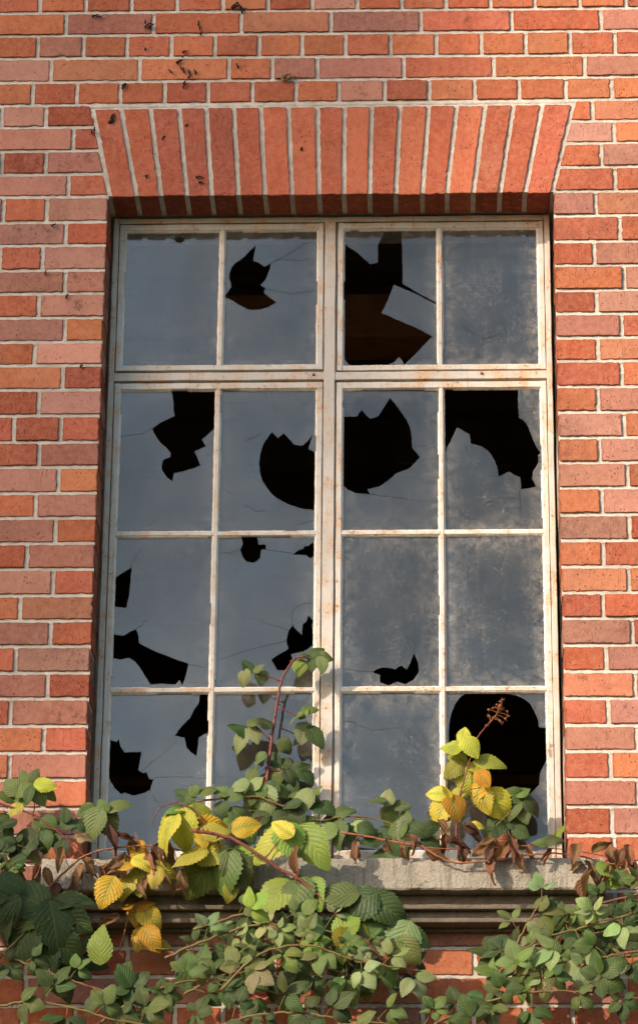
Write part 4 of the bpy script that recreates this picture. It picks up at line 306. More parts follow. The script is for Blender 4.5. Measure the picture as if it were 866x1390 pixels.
MASS = [('mass_c1', [(-0.3585, -0.3, 3.4612), (-0.2817, -0.3, 3.4963), (-0.1959, -0.3, 3.5279), (-0.1097, -0.3, 3.5402), (-0.023, -0.3, 3.5136), (0.0289, -0.3, 3.4784), (0.0807, -0.3, 3.4398)], 0.0571, 0.0438, 'mpmbpb'), ('mass_c2', [(-0.301, -0.24, 3.5437), (-0.2351, -0.24, 3.565), (-0.1656, -0.24, 3.5827), (-0.0955, -0.24, 3.5612), (-0.0258, -0.24, 3.5505), (0.0613, -0.24, 3.5255), (0.1482, -0.24, 3.4758)], 0.0533, 0.0495, 'mpmpg'), ('mass_c3', [(-0.2234, -0.36, 3.368), (-0.148, -0.36, 3.4459), (-0.0715, -0.36, 3.472), (-0.0032, -0.36, 3.4719), (0.0653, -0.36, 3.4457), (0.1505, -0.36, 3.4283), (0.2355, -0.36, 3.4144)], 0.0571, 0.0476, 'mpmpm'), ('mass_r1', [(0.8082, -0.36, 3.5758), (0.7308, -0.36, 3.5496), (0.6622, -0.36, 3.5287), (0.5937, -0.36, 3.5114), (0.5253, -0.36, 3.494), (0.4653, -0.36, 3.4627), (0.4054, -0.36, 3.4281)], 0.0571, 0.0457, 'mpmpg'), ('mass_r2', [(0.4403, -0.3, 3.4256), (0.4583, -0.3, 3.4867), (0.4795, -0.3, 3.5306), (0.5025, -0.3, 3.5694), (0.5324, -0.3, 3.6012)], 0.0533, 0.0419, 'mpgmp'), ('mass_r3', [(0.809, -0.42, 3.4558), (0.7246, -0.42, 3.4438), (0.6486, -0.42, 3.4301), (0.5728, -0.42, 3.4216), (0.4883, -0.42, 3.3959), (0.4039, -0.42, 3.3703)], 0.0571, 0.0457, 'mpmpg'), ('mass_r4', [(0.8167, -0.26, 3.6473), (0.7555, -0.26, 3.626), (0.7033, -0.26, 3.6118), (0.6424, -0.26, 3.5976), (0.5814, -0.26, 3.5764), (0.5461, -0.26, 3.5374)], 0.0495, 0.0457, 'mpgm'), ('mass_l1', [(-0.7896, -0.32, 3.4917), (-0.7188, -0.32, 3.4565), (-0.6398, -0.32, 3.4249), (-0.5526, -0.32, 3.3952), (-0.4657, -0.32, 3.3655), (-0.3704, -0.32, 3.3257)], 0.0667, 0.0514, 'gmgg'), ('mass_d1', [(-0.3627, -0.1, 3.479), (-0.2789, -0.1, 3.5258), (-0.1907, -0.1, 3.5474), (-0.0934, -0.1, 3.5563), (0.0042, -0.1, 3.5381), (0.1103, -0.1, 3.511), (0.2159, -0.1, 3.4661)], 0.061, 0.0248, 'gggm'), ('mass_d2', [(-0.3262, -0.14, 3.4121), (-0.2221, -0.14, 3.469), (-0.117, -0.14, 3.4868), (-0.0115, -0.14, 3.4796), (0.1113, -0.14, 3.4474)], 0.0648, 0.0267, 'gggm'), ('mass_d3', [(0.8243, -0.12, 3.6132), (0.7269, -0.12, 3.5845), (0.6384, -0.12, 3.5594), (0.5501, -0.12, 3.5325), (0.4442, -0.12, 3.4842)], 0.061, 0.0248, 'gggm'), ('mass_d4', [(0.8186, -0.16, 3.5131), (0.705, -0.16, 3.4954), (0.6002, -0.16, 3.4813), (0.4953, -0.16, 3.4565), (0.3904, -0.16, 3.4158)], 0.0648, 0.0267, 'gggm'), ('mass_d5', [(-0.8246, -0.12, 3.6612), (-0.7425, -0.12, 3.6245), (-0.6691, -0.12, 3.5753), (-0.6138, -0.12, 3.5246), (-0.5761, -0.12, 3.4617)], 0.0686, 0.0248, 'gggm'), ('mass_d6', [(-0.6801, -0.1, 3.7862), (-0.7329, -0.1, 3.7586), (-0.7857, -0.1, 3.7309), (-0.8378, -0.1, 3.6942)], 0.0571, 0.0248, 'gggm'), ('mass_b1', [(-0.5292, -0.34, 3.278), (-0.4291, -0.34, 3.3469), (-0.3277, -0.34, 3.3902), (-0.2253, -0.34, 3.3988), (-0.1224, -0.34, 3.3727), (-0.02, -0.34, 3.3606)], 0.0629, 0.0533, 'gmgm'), ('mass_b3', [(0.219, -0.46, 3.2339), (0.3192, -0.46, 3.2928), (0.4363, -0.46, 3.3317), (0.5365, -0.46, 3.3435), (0.6529, -0.46, 3.335), (0.7854, -0.46, 3.318)], 0.0629, 0.0495, 'gmgm'), ('mass_b4', [(-0.7547, -0.45, 3.3039), (-0.6543, -0.45, 3.3209), (-0.5526, -0.45, 3.3072), (-0.4506, -0.45, 3.2784), (-0.3327, -0.45, 3.2614), (-0.2152, -0.45, 3.253)], 0.0667, 0.0514, 'gmg'), ('mass_b5', [(-0.2779, -0.5, 3.2248), (-0.1624, -0.5, 3.2718), (-0.0462, -0.5, 3.2836), (0.0869, -0.5, 3.2667), (0.2195, -0.5, 3.255), (0.3517, -0.5, 3.2332)], 0.0629, 0.0495, 'gmg')]
BLADE = [(0.5588, 0.09, 3.8513), (0.5961, 0.085, 3.8972)]

def zline(i, x):
    l, r = ZL.get(i, (0, 0)); t = (max(-1, min(1, x/.74)) + 1) / 2
    return Z0 - H*(i-14) + l*(1-t) + r*t
OX, ARCH_T, ARCH_B = .5955, 5.889, 5.6155        # opening half width, arch top / bottom
SILL_T, SILL_B = 3.7520, 3.6725
rng = random.Random(7)
wall = empty('brick_wall', (0, 0, 0), 'weathered red brick wall with pale mortar joints and a flat brick arch over the window', 'brick wall'); wall['kind'] = 'thing'
PAL_H = [(.44,.128,.058), (.47,.15,.066), (.40,.10,.046), (.36,.092,.05), (.43,.12,.065), (.49,.17,.075)]
PAL_S = [(.45,.205,.148), (.41,.180,.130), (.48,.235,.172), (.37,.155,.112), (.45,.18,.10), (.43,.215,.165), (.37,.17,.13)]
def outline(corners, step, jit, rad):
    """jittered outline of a brick's face, corners slightly rounded"""
    n = len(corners); out = []
    for i in range(n):
        a = Vector(corners[i]); b = Vector(corners[(i+1)%n]); L = (b-a).length; d = (b-a)/L; nn = Vector((d.y, -d.x))
        k = max(1, int(L/step)) if step else 1
        for q in range(k):
            t = q/k
            if q == 0:
                p = Vector(corners[i-1]); e = (p-a).normalized()
                out.append(a + e*rad); out.append(a + d*rad)
            else:
                j = rng.gauss(0, jit)
                if rng.random() < .05: j -= abs(rng.gauss(0, jit*2.2))      # a chipped spot
                out.append(a + d*(L*t) + nn*j)
    return out
def brick(bm, corners, depth, tint, fine=True, proud=None):
    tl = bm.loops.layers.float_color['tint']; rl = bm.verts.layers.float['rnd']; el = bm.verts.layers.float['edge']
    o = outline(corners, .009 if fine else None, .00062 if fine else 0, .0016)
    y = (rng.gauss(0, .0011) if proud is None else proud)
    c = sum(o, Vector((0,0)))/len(o)
    hx = max(abs(p.x-c.x) for p in o); hz = max(abs(p.y-c.y) for p in o)
    lim = lambda v, h: max(-.0007/h, min(.0007/h, v))
    tx, tz = lim(rng.gauss(0, .006), hx), lim(rng.gauss(0, .010), hz)
    y = min(y, .0008)
    r = rng.random()
    def ring(ins, yy, e=1.0):
        vs = []
        for p in o:
            d = (c-p); q = p + d.normalized()*ins
            v = bm.verts.new((q.x, yy + (q.x-c.x)*tx + (q.y-c.y)*tz, q.y)); v[rl] = r; v[el] = e; vs.append(v)
        return vs
    rs = [ring(.0085, y, 0.0), ring(.0016, y), ring(.0005, y+.0005), ring(0, y+.0016), ring(0, depth)]
    fs = [bm.faces.new(rs[0])]
    n = len(o)
    for a, b in zip(rs, rs[1:]):
        for k in range(n): fs.append(bm.faces.new((a[k], b[k], b[(k+1)%n], a[(k+1)%n])))
    for f in fs:
        for l in f.loops: l[tl] = (*tint, 1)
def newbrickbm():
    bm = bmesh.new(); bm.loops.layers.float_color.new('tint'); bm.verts.layers.float.new('rnd'); bm.verts.layers.float.new('edge'); return bm
def brick_tint(w, x, z):
    p = rng.choice(PAL_H) if w < .135 else rng.choice(PAL_S)
    if w >= .135 and rng.random() < .18: p = rng.choice(PAL_H)
    if w < .135 and rng.random() < .10: p = rng.choice(PAL_S)
    k = max(.72, rng.gauss(.97, .10))
    return tuple(max(.01, v*k*rng.gauss(1, .025)) for v in p)
bm = newbrickbm()
def skew(z, s):                                   # edge of the flat arch at height z
    t = (z-ARCH_B)/(ARCH_T-ARCH_B)
    l = ARCH[0][1] + (ARCH[0][0]-ARCH[0][1])*t; r = ARCH[-1][1] + (ARCH[-1][0]-ARCH[-1][1])*t
    return l if s < 0 else r
XW = 2.2
JH = .0056
ROWS_ALL = range(-22, 70)
for i in ROWS_ALL:
    zt0, zb0 = Z0 - H*(i-14), Z0 - H*(i-13)
    js = list(ROWS.get(i, []))
    A = i % 2 == 0
    if not js:
        if 1 <= i <= 32: js = [-.93, -.7017, .7085] if A else [-.9, -.787, .705]
        else:
            js = [k*(.1205 if A else .241) + rng.gauss(0,.003) for k in range(-7 if A else -3, 8 if A else 4)]
    while js[0] > -XW: js.insert(0, js[0] - (.1205 if A else .241) + rng.gauss(0,.002))
    while js[-1] < XW: js.append(js[-1] + (.1205 if A else .241) + rng.gauss(0,.002))
    segs = []
    full = i <= 0 or i >= 33
    for a, b in zip(js, js[1:]):
        if full: segs.append((a+JH, b-JH, None, None)); continue
        if b <= -.5 or a >= .5:
            segs.append((a+JH, b-JH, None, None)); continue
        # the brick that meets the opening
        segs.append((a+JH, None, 'L', None)); segs.append((None, b-JH, None, 'R'))
    for x0, x1, eL, eR in segs:
        q = .0050
        if i in (30, 31, 32) and False: continue
        def zt(x): return zline(i, x) - q
        def zb(x): return zline(i+1, x) + q
        dep = .014
        if eL:       # right end at the opening's left side
            if 1 <= i <= 4: t1, b1 = skew(zt0, -1)-.008, skew(zb0, -1)-.008
            else: t1 = b1 = -OX + rng.gauss(0,.0012); dep = .112
            cs = [(x0, zb(x0)), (b1, zb(b1)), (t1, zt(t1)), (x0, zt(x0))]; wdt = b1-x0
        elif eR:
            if 1 <= i <= 4: t0, b0 = skew(zt0, 1)+.008, skew(zb0, 1)+.008
            else: t0 = b0 = OX + rng.gauss(0,.0012); dep = .112
            cs = [(b0, zb(b0)), (x1, zb(x1)), (x1, zt(x1)), (t0, zt(t0))]; wdt = x1-b0
        else:
            cs = [(x0, zb(x0)), (x1, zb(x1)), (x1, zt(x1)), (x0, zt(x0))]; wdt = x1-x0
        xm = (cs[0][0]+cs[1][0])/2
        vis = abs(xm) < 1.05 and 3.3 < zt0 < 6.4
        if not vis and (abs(xm) > XW): continue
        brick(bm, cs, dep, brick_tint(wdt, xm, zt0), fine=vis)
build('brickwork', bm, M_BRICK, wall)
# flat arch of soldier bricks
bm = newbrickbm()
for (t0, b0), (t1, b1) in zip(ARCH, ARCH[1:]):
    g = .0066
    zt = ARCH_T - .008 + rng.gauss(0,.0008); zb = ARCH_B + rng.gauss(0,.001)
    p = rng.choice(((.47,.125,.062), (.43,.11,.055), (.50,.145,.072), (.40,.105,.06))); k = rng.gauss(1.0,.08)
    brick(bm, [(b0+g, zb), (b1-g, zb), (t1-g, zt), (t0+g, zt)], .112, tuple(v*k for v in p), True, rng.gauss(-.0022,.0005))
tag(build('flat_arch', bm, M_BRICK, wall), 'flat arch of tall upright red bricks')
# mortar bed: an uneven sheet a few millimetres behind the brick faces, with returns into the opening
bm = bmesh.new()
def sheet(bm, x0, x1, z0, z1, st, skip=None):
    nx = max(1, int(round((x1-x0)/st))); nz = max(1, int(round((z1-z0)/st))); g = {}
    def V(i, k):
        if (i, k) not in g:
            x = x0+(x1-x0)*i/nx; z = z0+(z1-z0)*k/nz
            ar = .0012 if (abs(x) < .66 and ARCH_B < z < ARCH_T) else 0
            y = .0040 - ar + .0018*noise.noise((x*55, z*55, 3)) + .0014*noise.noise((x*190, z*190, 9))
            g[i, k] = bm.verts.new((x, y, z))
        return g[i, k]
    for i in range(nx):
        for k in range(nz): bm.faces.new((V(i,k), V(i+1,k), V(i+1,k+1), V(i,k+1)))
ZB0, ZT0 = 0.02, 7.4
mo = OX + .004
sheet(bm, -1.0, -mo, SILL_B-.4, 6.4, .007); sheet(bm, mo, 1.0, SILL_B-.4, 6.4, .007)
sheet(bm, -mo, mo, ARCH_B+.004, 6.4, .007)
sheet(bm, -mo, mo, SILL_B-.4, SILL_B+.02, .012)
for q in ((-XW, -1.0, 0, ZT0), (1.0, XW, 0, ZT0), (-1.0, 1.0, 6.4, ZT0), (-1.0, 1.0, 0, SILL_B-.4)): sheet(bm, *q, .1)
for s in (-1, 1):                                   # jamb returns
    x = s*mo; bm.faces.new([bm.verts.new(p) for p in ((x,.004,SILL_T-.02),(x,.30,SILL_T-.02),(x,.30,ARCH_B+.1),(x,.004,ARCH_B+.1))])
z = ARCH_B+.004; bm.faces.new([bm.verts.new(p) for p in ((-mo,.004,z),(mo,.004,z),(mo,.30,z),(-mo,.30,z))])
build('mortar', bm, M_MORT, wall, True)
# bed joints struck with the trowel: deep under the brick above, flush at the brick below
bm = bmesh.new()
for i in range(-5, 38):
    zc = Z0 - H*(i-14)
    if 1 <= i <= 5: xs = ((-1.05, skew(min(zc, ARCH_T), -1)-.004), (skew(min(zc, ARCH_T), 1)+.004, 1.05))
    elif 5 < i <= 31: xs = ((-1.05, -OX+.0005), (OX-.0005, 1.05))
    else: xs = ((-1.05, 1.05),)
    if i == 1: xs = ((-1.05, 1.05),)
    for xa, xb in xs:
        n = max(2, int((xb-xa)/.007)); prev = None
        for k in range(n+1):
            x = xa+(xb-xa)*k/n; zl = zline(i, x); q = lambda a, f, sd: a*noise.noise((x*f, i*3.7, sd))
            r = [bm.verts.new(p) for p in ((x, .0075, zl+.0085), (x, .0056+q(.0012,40,1)+q(.0008,170,2), zl+.0058), (x, .0040+q(.0014,60,3)+q(.001,220,4), zl+.001+q(.0015,50,5)),
                 (x, .0016+q(.0009,60,6)+q(.0008,260,7), zl-.0048+q(.001,80,8)), (x, .0030, zl-.0085))]
            if prev:
                for a in range(4): bm.faces.new((prev[a+1], r[a+1], r[a], prev[a]))
            prev = r
build('bed_joints', bm, M_MORT, wall, True)
# moulded courses under the sill
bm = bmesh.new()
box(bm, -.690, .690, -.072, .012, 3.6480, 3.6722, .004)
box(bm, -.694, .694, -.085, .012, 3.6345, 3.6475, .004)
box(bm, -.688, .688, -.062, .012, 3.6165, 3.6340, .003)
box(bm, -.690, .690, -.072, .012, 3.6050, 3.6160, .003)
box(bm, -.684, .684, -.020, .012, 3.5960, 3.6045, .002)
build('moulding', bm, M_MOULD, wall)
# black dead ivy rootlets still clinging to the bricks
for x, z, sz in ROOTS:
    bm = bmesh.new(); a = rng.uniform(.3, 1.9)
    for k in range(2 if sz > .018 else 1):
        L = sz*rng.uniform(.30, .45); a += rng.uniform(-.5, .5); ox, oz = rng.gauss(0,.002)*k*3, rng.gauss(0,.002)*k*3
        d = Vector((math.cos(a), 0, math.sin(a)))
        c = Vector((x+ox, -.0045, z+oz))
        tube(bm, (c-d*L, c+Vector((0,-.003,0)), c+d*L*.9), .0034*rng.uniform(.7,1.1), 6, .0012, .0011, 0, rng)
    build('ivy_rootlet', bm, M_ROOT, wall)
# knot of dry twine in the joint above the arch
bm = bmesh.new()
tw = [(TW[0]-.03, -.004, TW[1]+.002)]
for k in range(9):
    a = k*1.9; tw.append((TW[0]+.012*math.cos(a)+rng.gauss(0,.004), -.006-.001*k, TW[1]+.009*math.sin(a)+rng.gauss(0,.003)))
tw.append((TW[0]+.03, -.004, TW[1]-.004))
tube(bm, tw, .0022, 6, .0016, .0006, 0, rng)
tag(build('dried_twine', bm, M_STRING), 'knotted scrap of dry tan twine stuck in the brick joint above the arch', 'twine')

# ================================================================ unseen poplar added far left; its crown dims the sun on the wall's left
rng.seed(31)
hd = Vector((sdir.x, sdir.y, 0)).normalized(); pp = Vector((-hd.y, hd.x, 0))
if pp.x < 0: pp = -pp
TD = 34.0; base = hd*TD*math.cos(SUN_EL) + pp*TREE_P
tree = empty('shade_poplar', base, 'unseen slender poplar added far off to the left to shade part of the wall', 'tree')
cz = 4.9 + TD*math.sin(SUN_EL)
bm = bmesh.new(); tube(bm, [base, base+Vector((.1,0,6)), base+Vector((0,.1,12)), base+Vector((0,0,cz+4))], .24, 8, .03, .01, 0, rng)
for k in range(16):
    z = rng.uniform(cz-5, cz+4); a = rng.uniform(0, 6.28); q = base+Vector((0,0,z)); L = rng.uniform(.8, 1.8)
    tube(bm, [q, q+Vector((math.cos(a)*L*.5, math.sin(a)*L*.5, L*.6)), q+Vector((math.cos(a)*L, math.sin(a)*L, L*1.5))], .022, 5, .006)
build('trunk', bm, M_BARK, tree, True)
bm = leafbm()
tl = bm.loops.layers.float_color['tint']
for k in range(TREE_N):
    v = Vector((rng.gauss(0,1), rng.gauss(0,1), rng.gauss(0,1))).normalized()*(rng.random()**(1/3))
    c = base + Vector((v.x*2.3, v.y*2.3, cz + 1.6 + v.z*3.6))
    a = Vector((rng.gauss(0,1), rng.gauss(0,1), rng.gauss(0,1))).normalized(); b = a.orthogonal().normalized(); b = Matrix.Rotation(rng.uniform(0,6.28), 3, a) @ b
    L = rng.uniform(.06, .085)
    f = bm.faces.new([bm.verts.new(c+q) for q in (b*L, a.cross(b)*L*.8, -b*L*.8, -a.cross(b)*L*.8)])
    for l in f.loops: l[tl] = (.16,.15,.03,1)
build('crown', bm, M_LEAF, tree)

# ================================================================ dark room behind the window
def slab(name, *a, mat=M_DARK):
    b = bmesh.new(); box(b, *a); return tag(build(name, b, mat), kind='structure')
slab('interior_ceiling', -2.6, 2.6, .30, 6.0, 6.30, 6.40)
slab('interior_floor', -2.6, 2.6, .30, 6.0, 2.6, 2.7)
slab('interior_wall', -2.7, -2.6, .30, 6.0, 2.6, 6.4)
slab('interior_wall', 2.6, 2.7, .30, 6.0, 2.6, 6.4)
slab('interior_wall', -2.6, 2.6, 6.0, 6.1, 2.6, 6.4)
b = bmesh.new()                                     # inner leaf of the wall round the opening
box(b, -2.6, -.62, .301, .40, 2.6, 6.4); box(b, .62, 2.6, .301, .40, 2.6, 6.4); box(b, -.62, .62, .301, .40, 5.68, 6.4); box(b, -.62, .62, .301, .40, 2.6, 3.74)
tag(build('interior_wall', b, M_DARK), kind='structure')
b = bmesh.new(); box(b, -1.9, 1.9, .98, 1.15, 5.655, 5.795, .006)
tag(build('wooden_beam', b, M_WOOD), 'reddish brown wooden beam in the dark room behind the top broken panes', 'beam')
jm = None
for k in range(7):
    y = 1.45 + .55*k
    b = bmesh.new(); box(b, -2.58, 2.58, y-.04, y+.04, 6.12, 6.295, .004)
    tag(build('ceiling_joist', b, M_DARK), 'dark ceiling joist dimly seen through the broken panes', 'joist', 'ceiling joists in the dark room')
for k in range(3):
    b = bmesh.new(); z0 = 4.15 + .62*k; box(b, -2.5, 2.5, 4.6, 4.9, z0, z0+.04, .003)
    for x in (-1.8, -.6, .6, 1.8): box(b, x-.02, x+.02, 4.62, 4.88, z0-.58, z0-.002, .002)
    tag(build('shelf', b, M_WOOD), 'long empty wooden shelf deep in the dark room', 'shelf', 'shelves deep in the dark room')

# ================================================================ window
win = empty('window', (0, .118, SILL_T), 'tall white steel window of sixteen panes, many of them smashed, set in a brick wall', 'window'); win['kind'] = 'thing'
ZW0 = 3.800
YF = .118
def jbox(bm, x0, x1, y0, y1, z0, z1, bev=.0012, n=14, amp=.0004):
    """a bar whose long edges are not quite straight"""
    vert = (z1-z0) > (x1-x0); L = (z1-z0) if vert else (x1-x0); n = max(2, int(L/.05)); rings = []
    e = bev
    sec = [(-1+0, 0), ]
    for k in range(n+1):
        t = k/n
        j = [rng.gauss(0, amp) for _ in range(3)]
        if vert:
            z = z0+L*t; a, b2 = x0+j[0], x1+j[1]; y = y0+j[2]*.6
            r = [(a, y1, z), (a, y+e, z), (a+e, y, z), (b2-e, y, z), (b2, y+e, z), (b2, y1, z)]
        else:
            x = x0+L*t; a, b2 = z0+j[0], z1+j[1]; y = y0+j[2]*.6
            r = [(x, y1, a), (x, y+e, a), (x, y, a+e), (x, y, b2-e), (x, y+e, b2), (x, y1, b2)]
        rings.append([bm.verts.new(p) for p in r])
    for a, b2 in zip(rings, rings[1:]):
        for k in range(6): 
            q = (a[k], a[(k+1)%6], b2[(k+1)%6], b2[k])
            bm.faces.new(q if vert else q[::-1])
    bm.faces.new(rings[0][::-1] if vert else rings[0]); bm.faces.new(rings[-1] if vert else rings[-1][::-1])
bm = bmesh.new()
jbox(bm, -.5885, -.5740, YF, .150, ZW0, 5.611); jbox(bm, .5722, .5868, YF, .150, ZW0, 5.611)
jbox(bm, -.5738, .5720, YF+.0004, .149, 5.5955, 5.6105); jbox(bm, -.5738, .5720, YF+.0004, .149, ZW0, 3.8145)
jbox(bm, -.0170, .0124, YF-.0012, .150, 3.8147, 5.5953)
jbox(bm, -.5738, -.0172, YF+.0006, .149, 5.1285, 5.1512); jbox(bm, .0126, .5720, YF+.0006, .149, 5.1275, 5.1502)
# rebates behind the gaps round each sash
for x0, x1, z0, z1 in ((-.5738, -.0172, 5.1514, 5.5953), (.0126, .5720, 5.1504, 5.5953), (-.5738, -.0172, 3.8147, 5.1283), (.0126, .5720, 3.8147, 5.1273)):
    for q in ((x0, x0+.010, z0, z1), (x1-.010, x1, z0, z1), (x0+.0102, x1-.0102, z0, z0+.010), (x0+.0102, x1-.0102, z1-.010, z1)):
        box(bm, q[0], q[1], .1335, .148, q[2], q[3])
build('window_frame', bm, M_FRAME, win)
# two rusty bolts and a stay hole on the transom
for x in (-.044, .4): 
    b = bmesh.new(); bmesh.ops.create_cone(b, cap_ends=True, segments=10, radius1=.0042, radius2=.003, depth=.005, matrix=Matrix.Translation((x, YF-.0015, 5.1425)) @ Matrix.Rotation(R(90), 4, 'X'))
    build('bolt', b, M_STEEL, win)
SASH = {   # name: (x0,x1,z0,z1), muntin x, muntin zs, panes
    'UL': ((-.5712, -.0205, 5.1585, 5.5920), (-.3052, -.2812), (), ('UL1', 'UL2')),
    'UR': ((.0182, .5700, 5.1548, 5.5920), (.2780, .3050), (), ('UR1', 'UR2')),
    'L':  ((-.5705, -.0200, 3.8180, 5.1215), (-.3075, -.2838), (), ('A1','A2','B1','B2','C1','C2')),
    'R':  ((.0175, .5705, 3.8180, 5.1200), (.2810, .3045), (), ('A3','A4','B3','B4','C3','C4'))}
HZ = ((4.6795, 4.7055), (4.2520, 4.2755))
SH, YG = .0145, .1300
def putty_strip(bm, x0, x1, z0, z1, side):
    """ragged bead of putty along one side of a pane: slopes from the bar down on to the glass"""
    vert = side in 'lr'; L = (z1-z0) if vert else (x1-x0); n = max(6, int(L/.003)); rings = []
    lump = rng.uniform(0, 50)
    for k in range(n+1):
        t = k/n; c = (z0 if vert else x0) + L*t
        wd = .0043 + .0007*noise.noise((c*45, lump, 0)) + .0011*noise.noise((c*210, lump, 5)) + .0008*noise.noise((c*420, lump, 1))
        if noise.noise((c*9, lump, 2)) > .32: wd *= .35                    # a length that has fallen out
        th = .0085 + .0015*noise.noise((c*120, lump, 8))
        if side == 'l': r = [(x0-.004, YG-.0004, c), (x0-.004, YG-th, c), (x0+wd*.35, YG-th*.8, c), (x0+wd, YG-.0012, c), (x0+wd, YG-.0002, c)]
        elif side == 'r': r = [(x1+.004, YG-.0004, c), (x1+.004, YG-th, c), (x1-wd*.35, YG-th*.8, c), (x1-wd, YG-.0012, c), (x1-wd, YG-.0002, c)]
        elif side == 't': r = [(c, YG-.0004, z1+.004), (c, YG-th, z1+.004), (c, YG-th*.8, z1-wd*.35), (c, YG-.0012, z1-wd), (c, YG-.0002, z1-wd)]
        else: r = [(c, YG-.0004, z0-.004), (c, YG-th, z0-.004), (c, YG-th*.8, z0+wd*.35), (c, YG-.0012, z0+wd), (c, YG-.0002, z0+wd)]
        rings.append([bm.verts.new(p) for p in r])
    for a, b2 in zip(rings, rings[1:]):
        for k in range(4): bm.faces.new((a[k], a[k+1], b2[k+1], b2[k]))
DIRT = {'UL1':.7,'UL2':.8,'UR1':.8,'UR2':1.2,'A1':.65,'A2':.6,'A3':.7,'A4':1.05,'B1':.7,'B2':.55,'B3':.95,'B4':1.3,'C1':.6,'C2':.55,'C3':1.0,'C4':.8}
def clean(poly):
    out = []
    for q in poly:
        if not out or (Vector(q)-Vector(out[-1])).length > 1e-4: out.append(q)
    return out
def slit(line, wd):
    """a hair crack: a thin wedge-shaped gap in the glass"""
    P = [Vector(q) for q in line]; S = []
    for a, b2 in zip(P, P[1:]):
        for k in range(4): S.append(a.lerp(b2, k/4) + Vector((rng.gauss(0,.0012), rng.gauss(0,.0012))))
    S.append(P[-1]); l, r = [], []
    for i, s in enumerate(S):
        d = (S[min(i+1,len(S)-1)]-S[max(i-1,0)]).normalized(); nn = Vector((-d.y, d.x)); ww = wd*(1-.75*i/(len(S)-1))/2
        l.append(s+nn*ww); r.append(s-nn*ww)
    return [tuple(v) for v in l + r[::-1]]
def ccw(q):
    a = sum(u[0]*v[1]-v[0]*u[1] for u, v in zip(q, q[1:]+q[:1]))
    return q if a > 0 else q[::-1]
def pane(name, x0, x1, z0, z1, parent, label):
    x0 -= .003; x1 += .003; z0 -= .003; z1 += .003
    verts = [(x0,z0),(x1,z0),(x1,z1),(x0,z1)]; faces = [[0,1,2,3]]
    ex = [(x, z) for x in (x0,x1) for z in (z0,z1)]
    for h in HOLES.get(name, []):
        h = clean(h); P = [Vector(q) for q in h]; Q = []
        for a, b2 in zip(P, P[1:]+P[:1]):           # conchoidal edge: slightly wavy
            L = (b2-a).length; n = max(1, int(L/.008)); d = (b2-a).normalized(); nn = Vector((-d.y, d.x))
            for k in range(n): Q.append(a.lerp(b2, k/n) + (nn*rng.gauss(0,.0004) if k else Vector((0,0))))
        Q = ccw(Q); faces.append(list(range(len(verts), len(verts)+len(Q)))); verts += [tuple(q) for q in Q]
    for c in CRACKS.get(name, []):
        q = ccw(slit(c, .0008)); faces.append(list(range(len(verts), len(verts)+len(q)))); verts += q
    # interior grid points so that the edge-dirt attribute varies across the sheet
    ng = 12
    for i in range(1, ng):
        for k in range(1, ng): verts.append((x0+(x1-x0)*i/ng, z0+(z1-z0)*k/ng))
    vo, ed, fo, ov, oe, of = delaunay_2d_cdt([Vector(v) for v in verts], [], faces, 0, 1e-6, True)
    keep = [f for f, o in zip(fo, of) if o and 0 in o and all(k == 0 for k in o)]
    bm = bmesh.new(); dl = bm.verts.layers.float.new('dirt'); el = bm.verts.layers.float.new('edge'); T = .0030
    rx, rz = rng.gauss(0,.0055), rng.gauss(0,.0055); cx, cz = (x0+x1)/2, (z0+z1)/2
    g = {}
    def V(i, back):
        if (i, back) not in g:
            x, z = vo[i]
            v = bm.verts.new((x, YG + (x-cx)*rx + (z-cz)*rz + (T if back else 0), z))
            v[dl] = DIRT[name] if not back else 0.0
            dd = min(x-x0, x1-x, z-z0, z1-z); v[el] = max(0.0, 1 - dd/.055)
            g[i, back] = v
        return g[i, back]
    cnt = {}
    for f in keep:
        for a, b2 in zip(f, f[1:]+f[:1]): cnt[a, b2] = 1
    for f in keep:
        bm.faces.new([V(i, 0) for i in f])
        bm.faces.new([V(i, 1) for i in f][::-1])
    for a, b2 in list(cnt):
        if (b2, a) not in cnt: bm.faces.new((V(b2,0), V(a,0), V(a,1), V(b2,1)))
    bm.normal_update()
    up = sum(f.normal.y for f in bm.faces if f.calc_center_median().y < YG+.0008)
    if up > 0: bmesh.ops.reverse_faces(bm, faces=bm.faces)
    return tag(build('pane', bm, M_GLASS, parent), label)
PL = {'UL1':'pane with one small bullet-like hole near its top','UL2':'pane with a pointed hole by the bar and fine cracks','UR1':'top pane mostly broken out, shards left hanging','UR2':'dusty unbroken top pane',
 'A1':'pane broken out at its top right','A2':'pane with a large round hole at its lower right','A3':'pane with a large toothed hole on its left','A4':'pane broken away across its upper half',
 'B1':'pane with two jagged holes on its left','B2':'pane with small holes at top and a hole behind leaves','B3':'pane with one small dark hole at its bottom','B4':'very dusty unbroken pane',
 'C1':'pane with two dark holes','C2':'unbroken pane behind the bramble','C3':'cloudy unbroken bottom pane','C4':'bottom pane with a great round hole'}
HNG = {'UL': [], 'UR': [], 'L': (4.95, 4.05), 'R': (4.95, 4.05)}
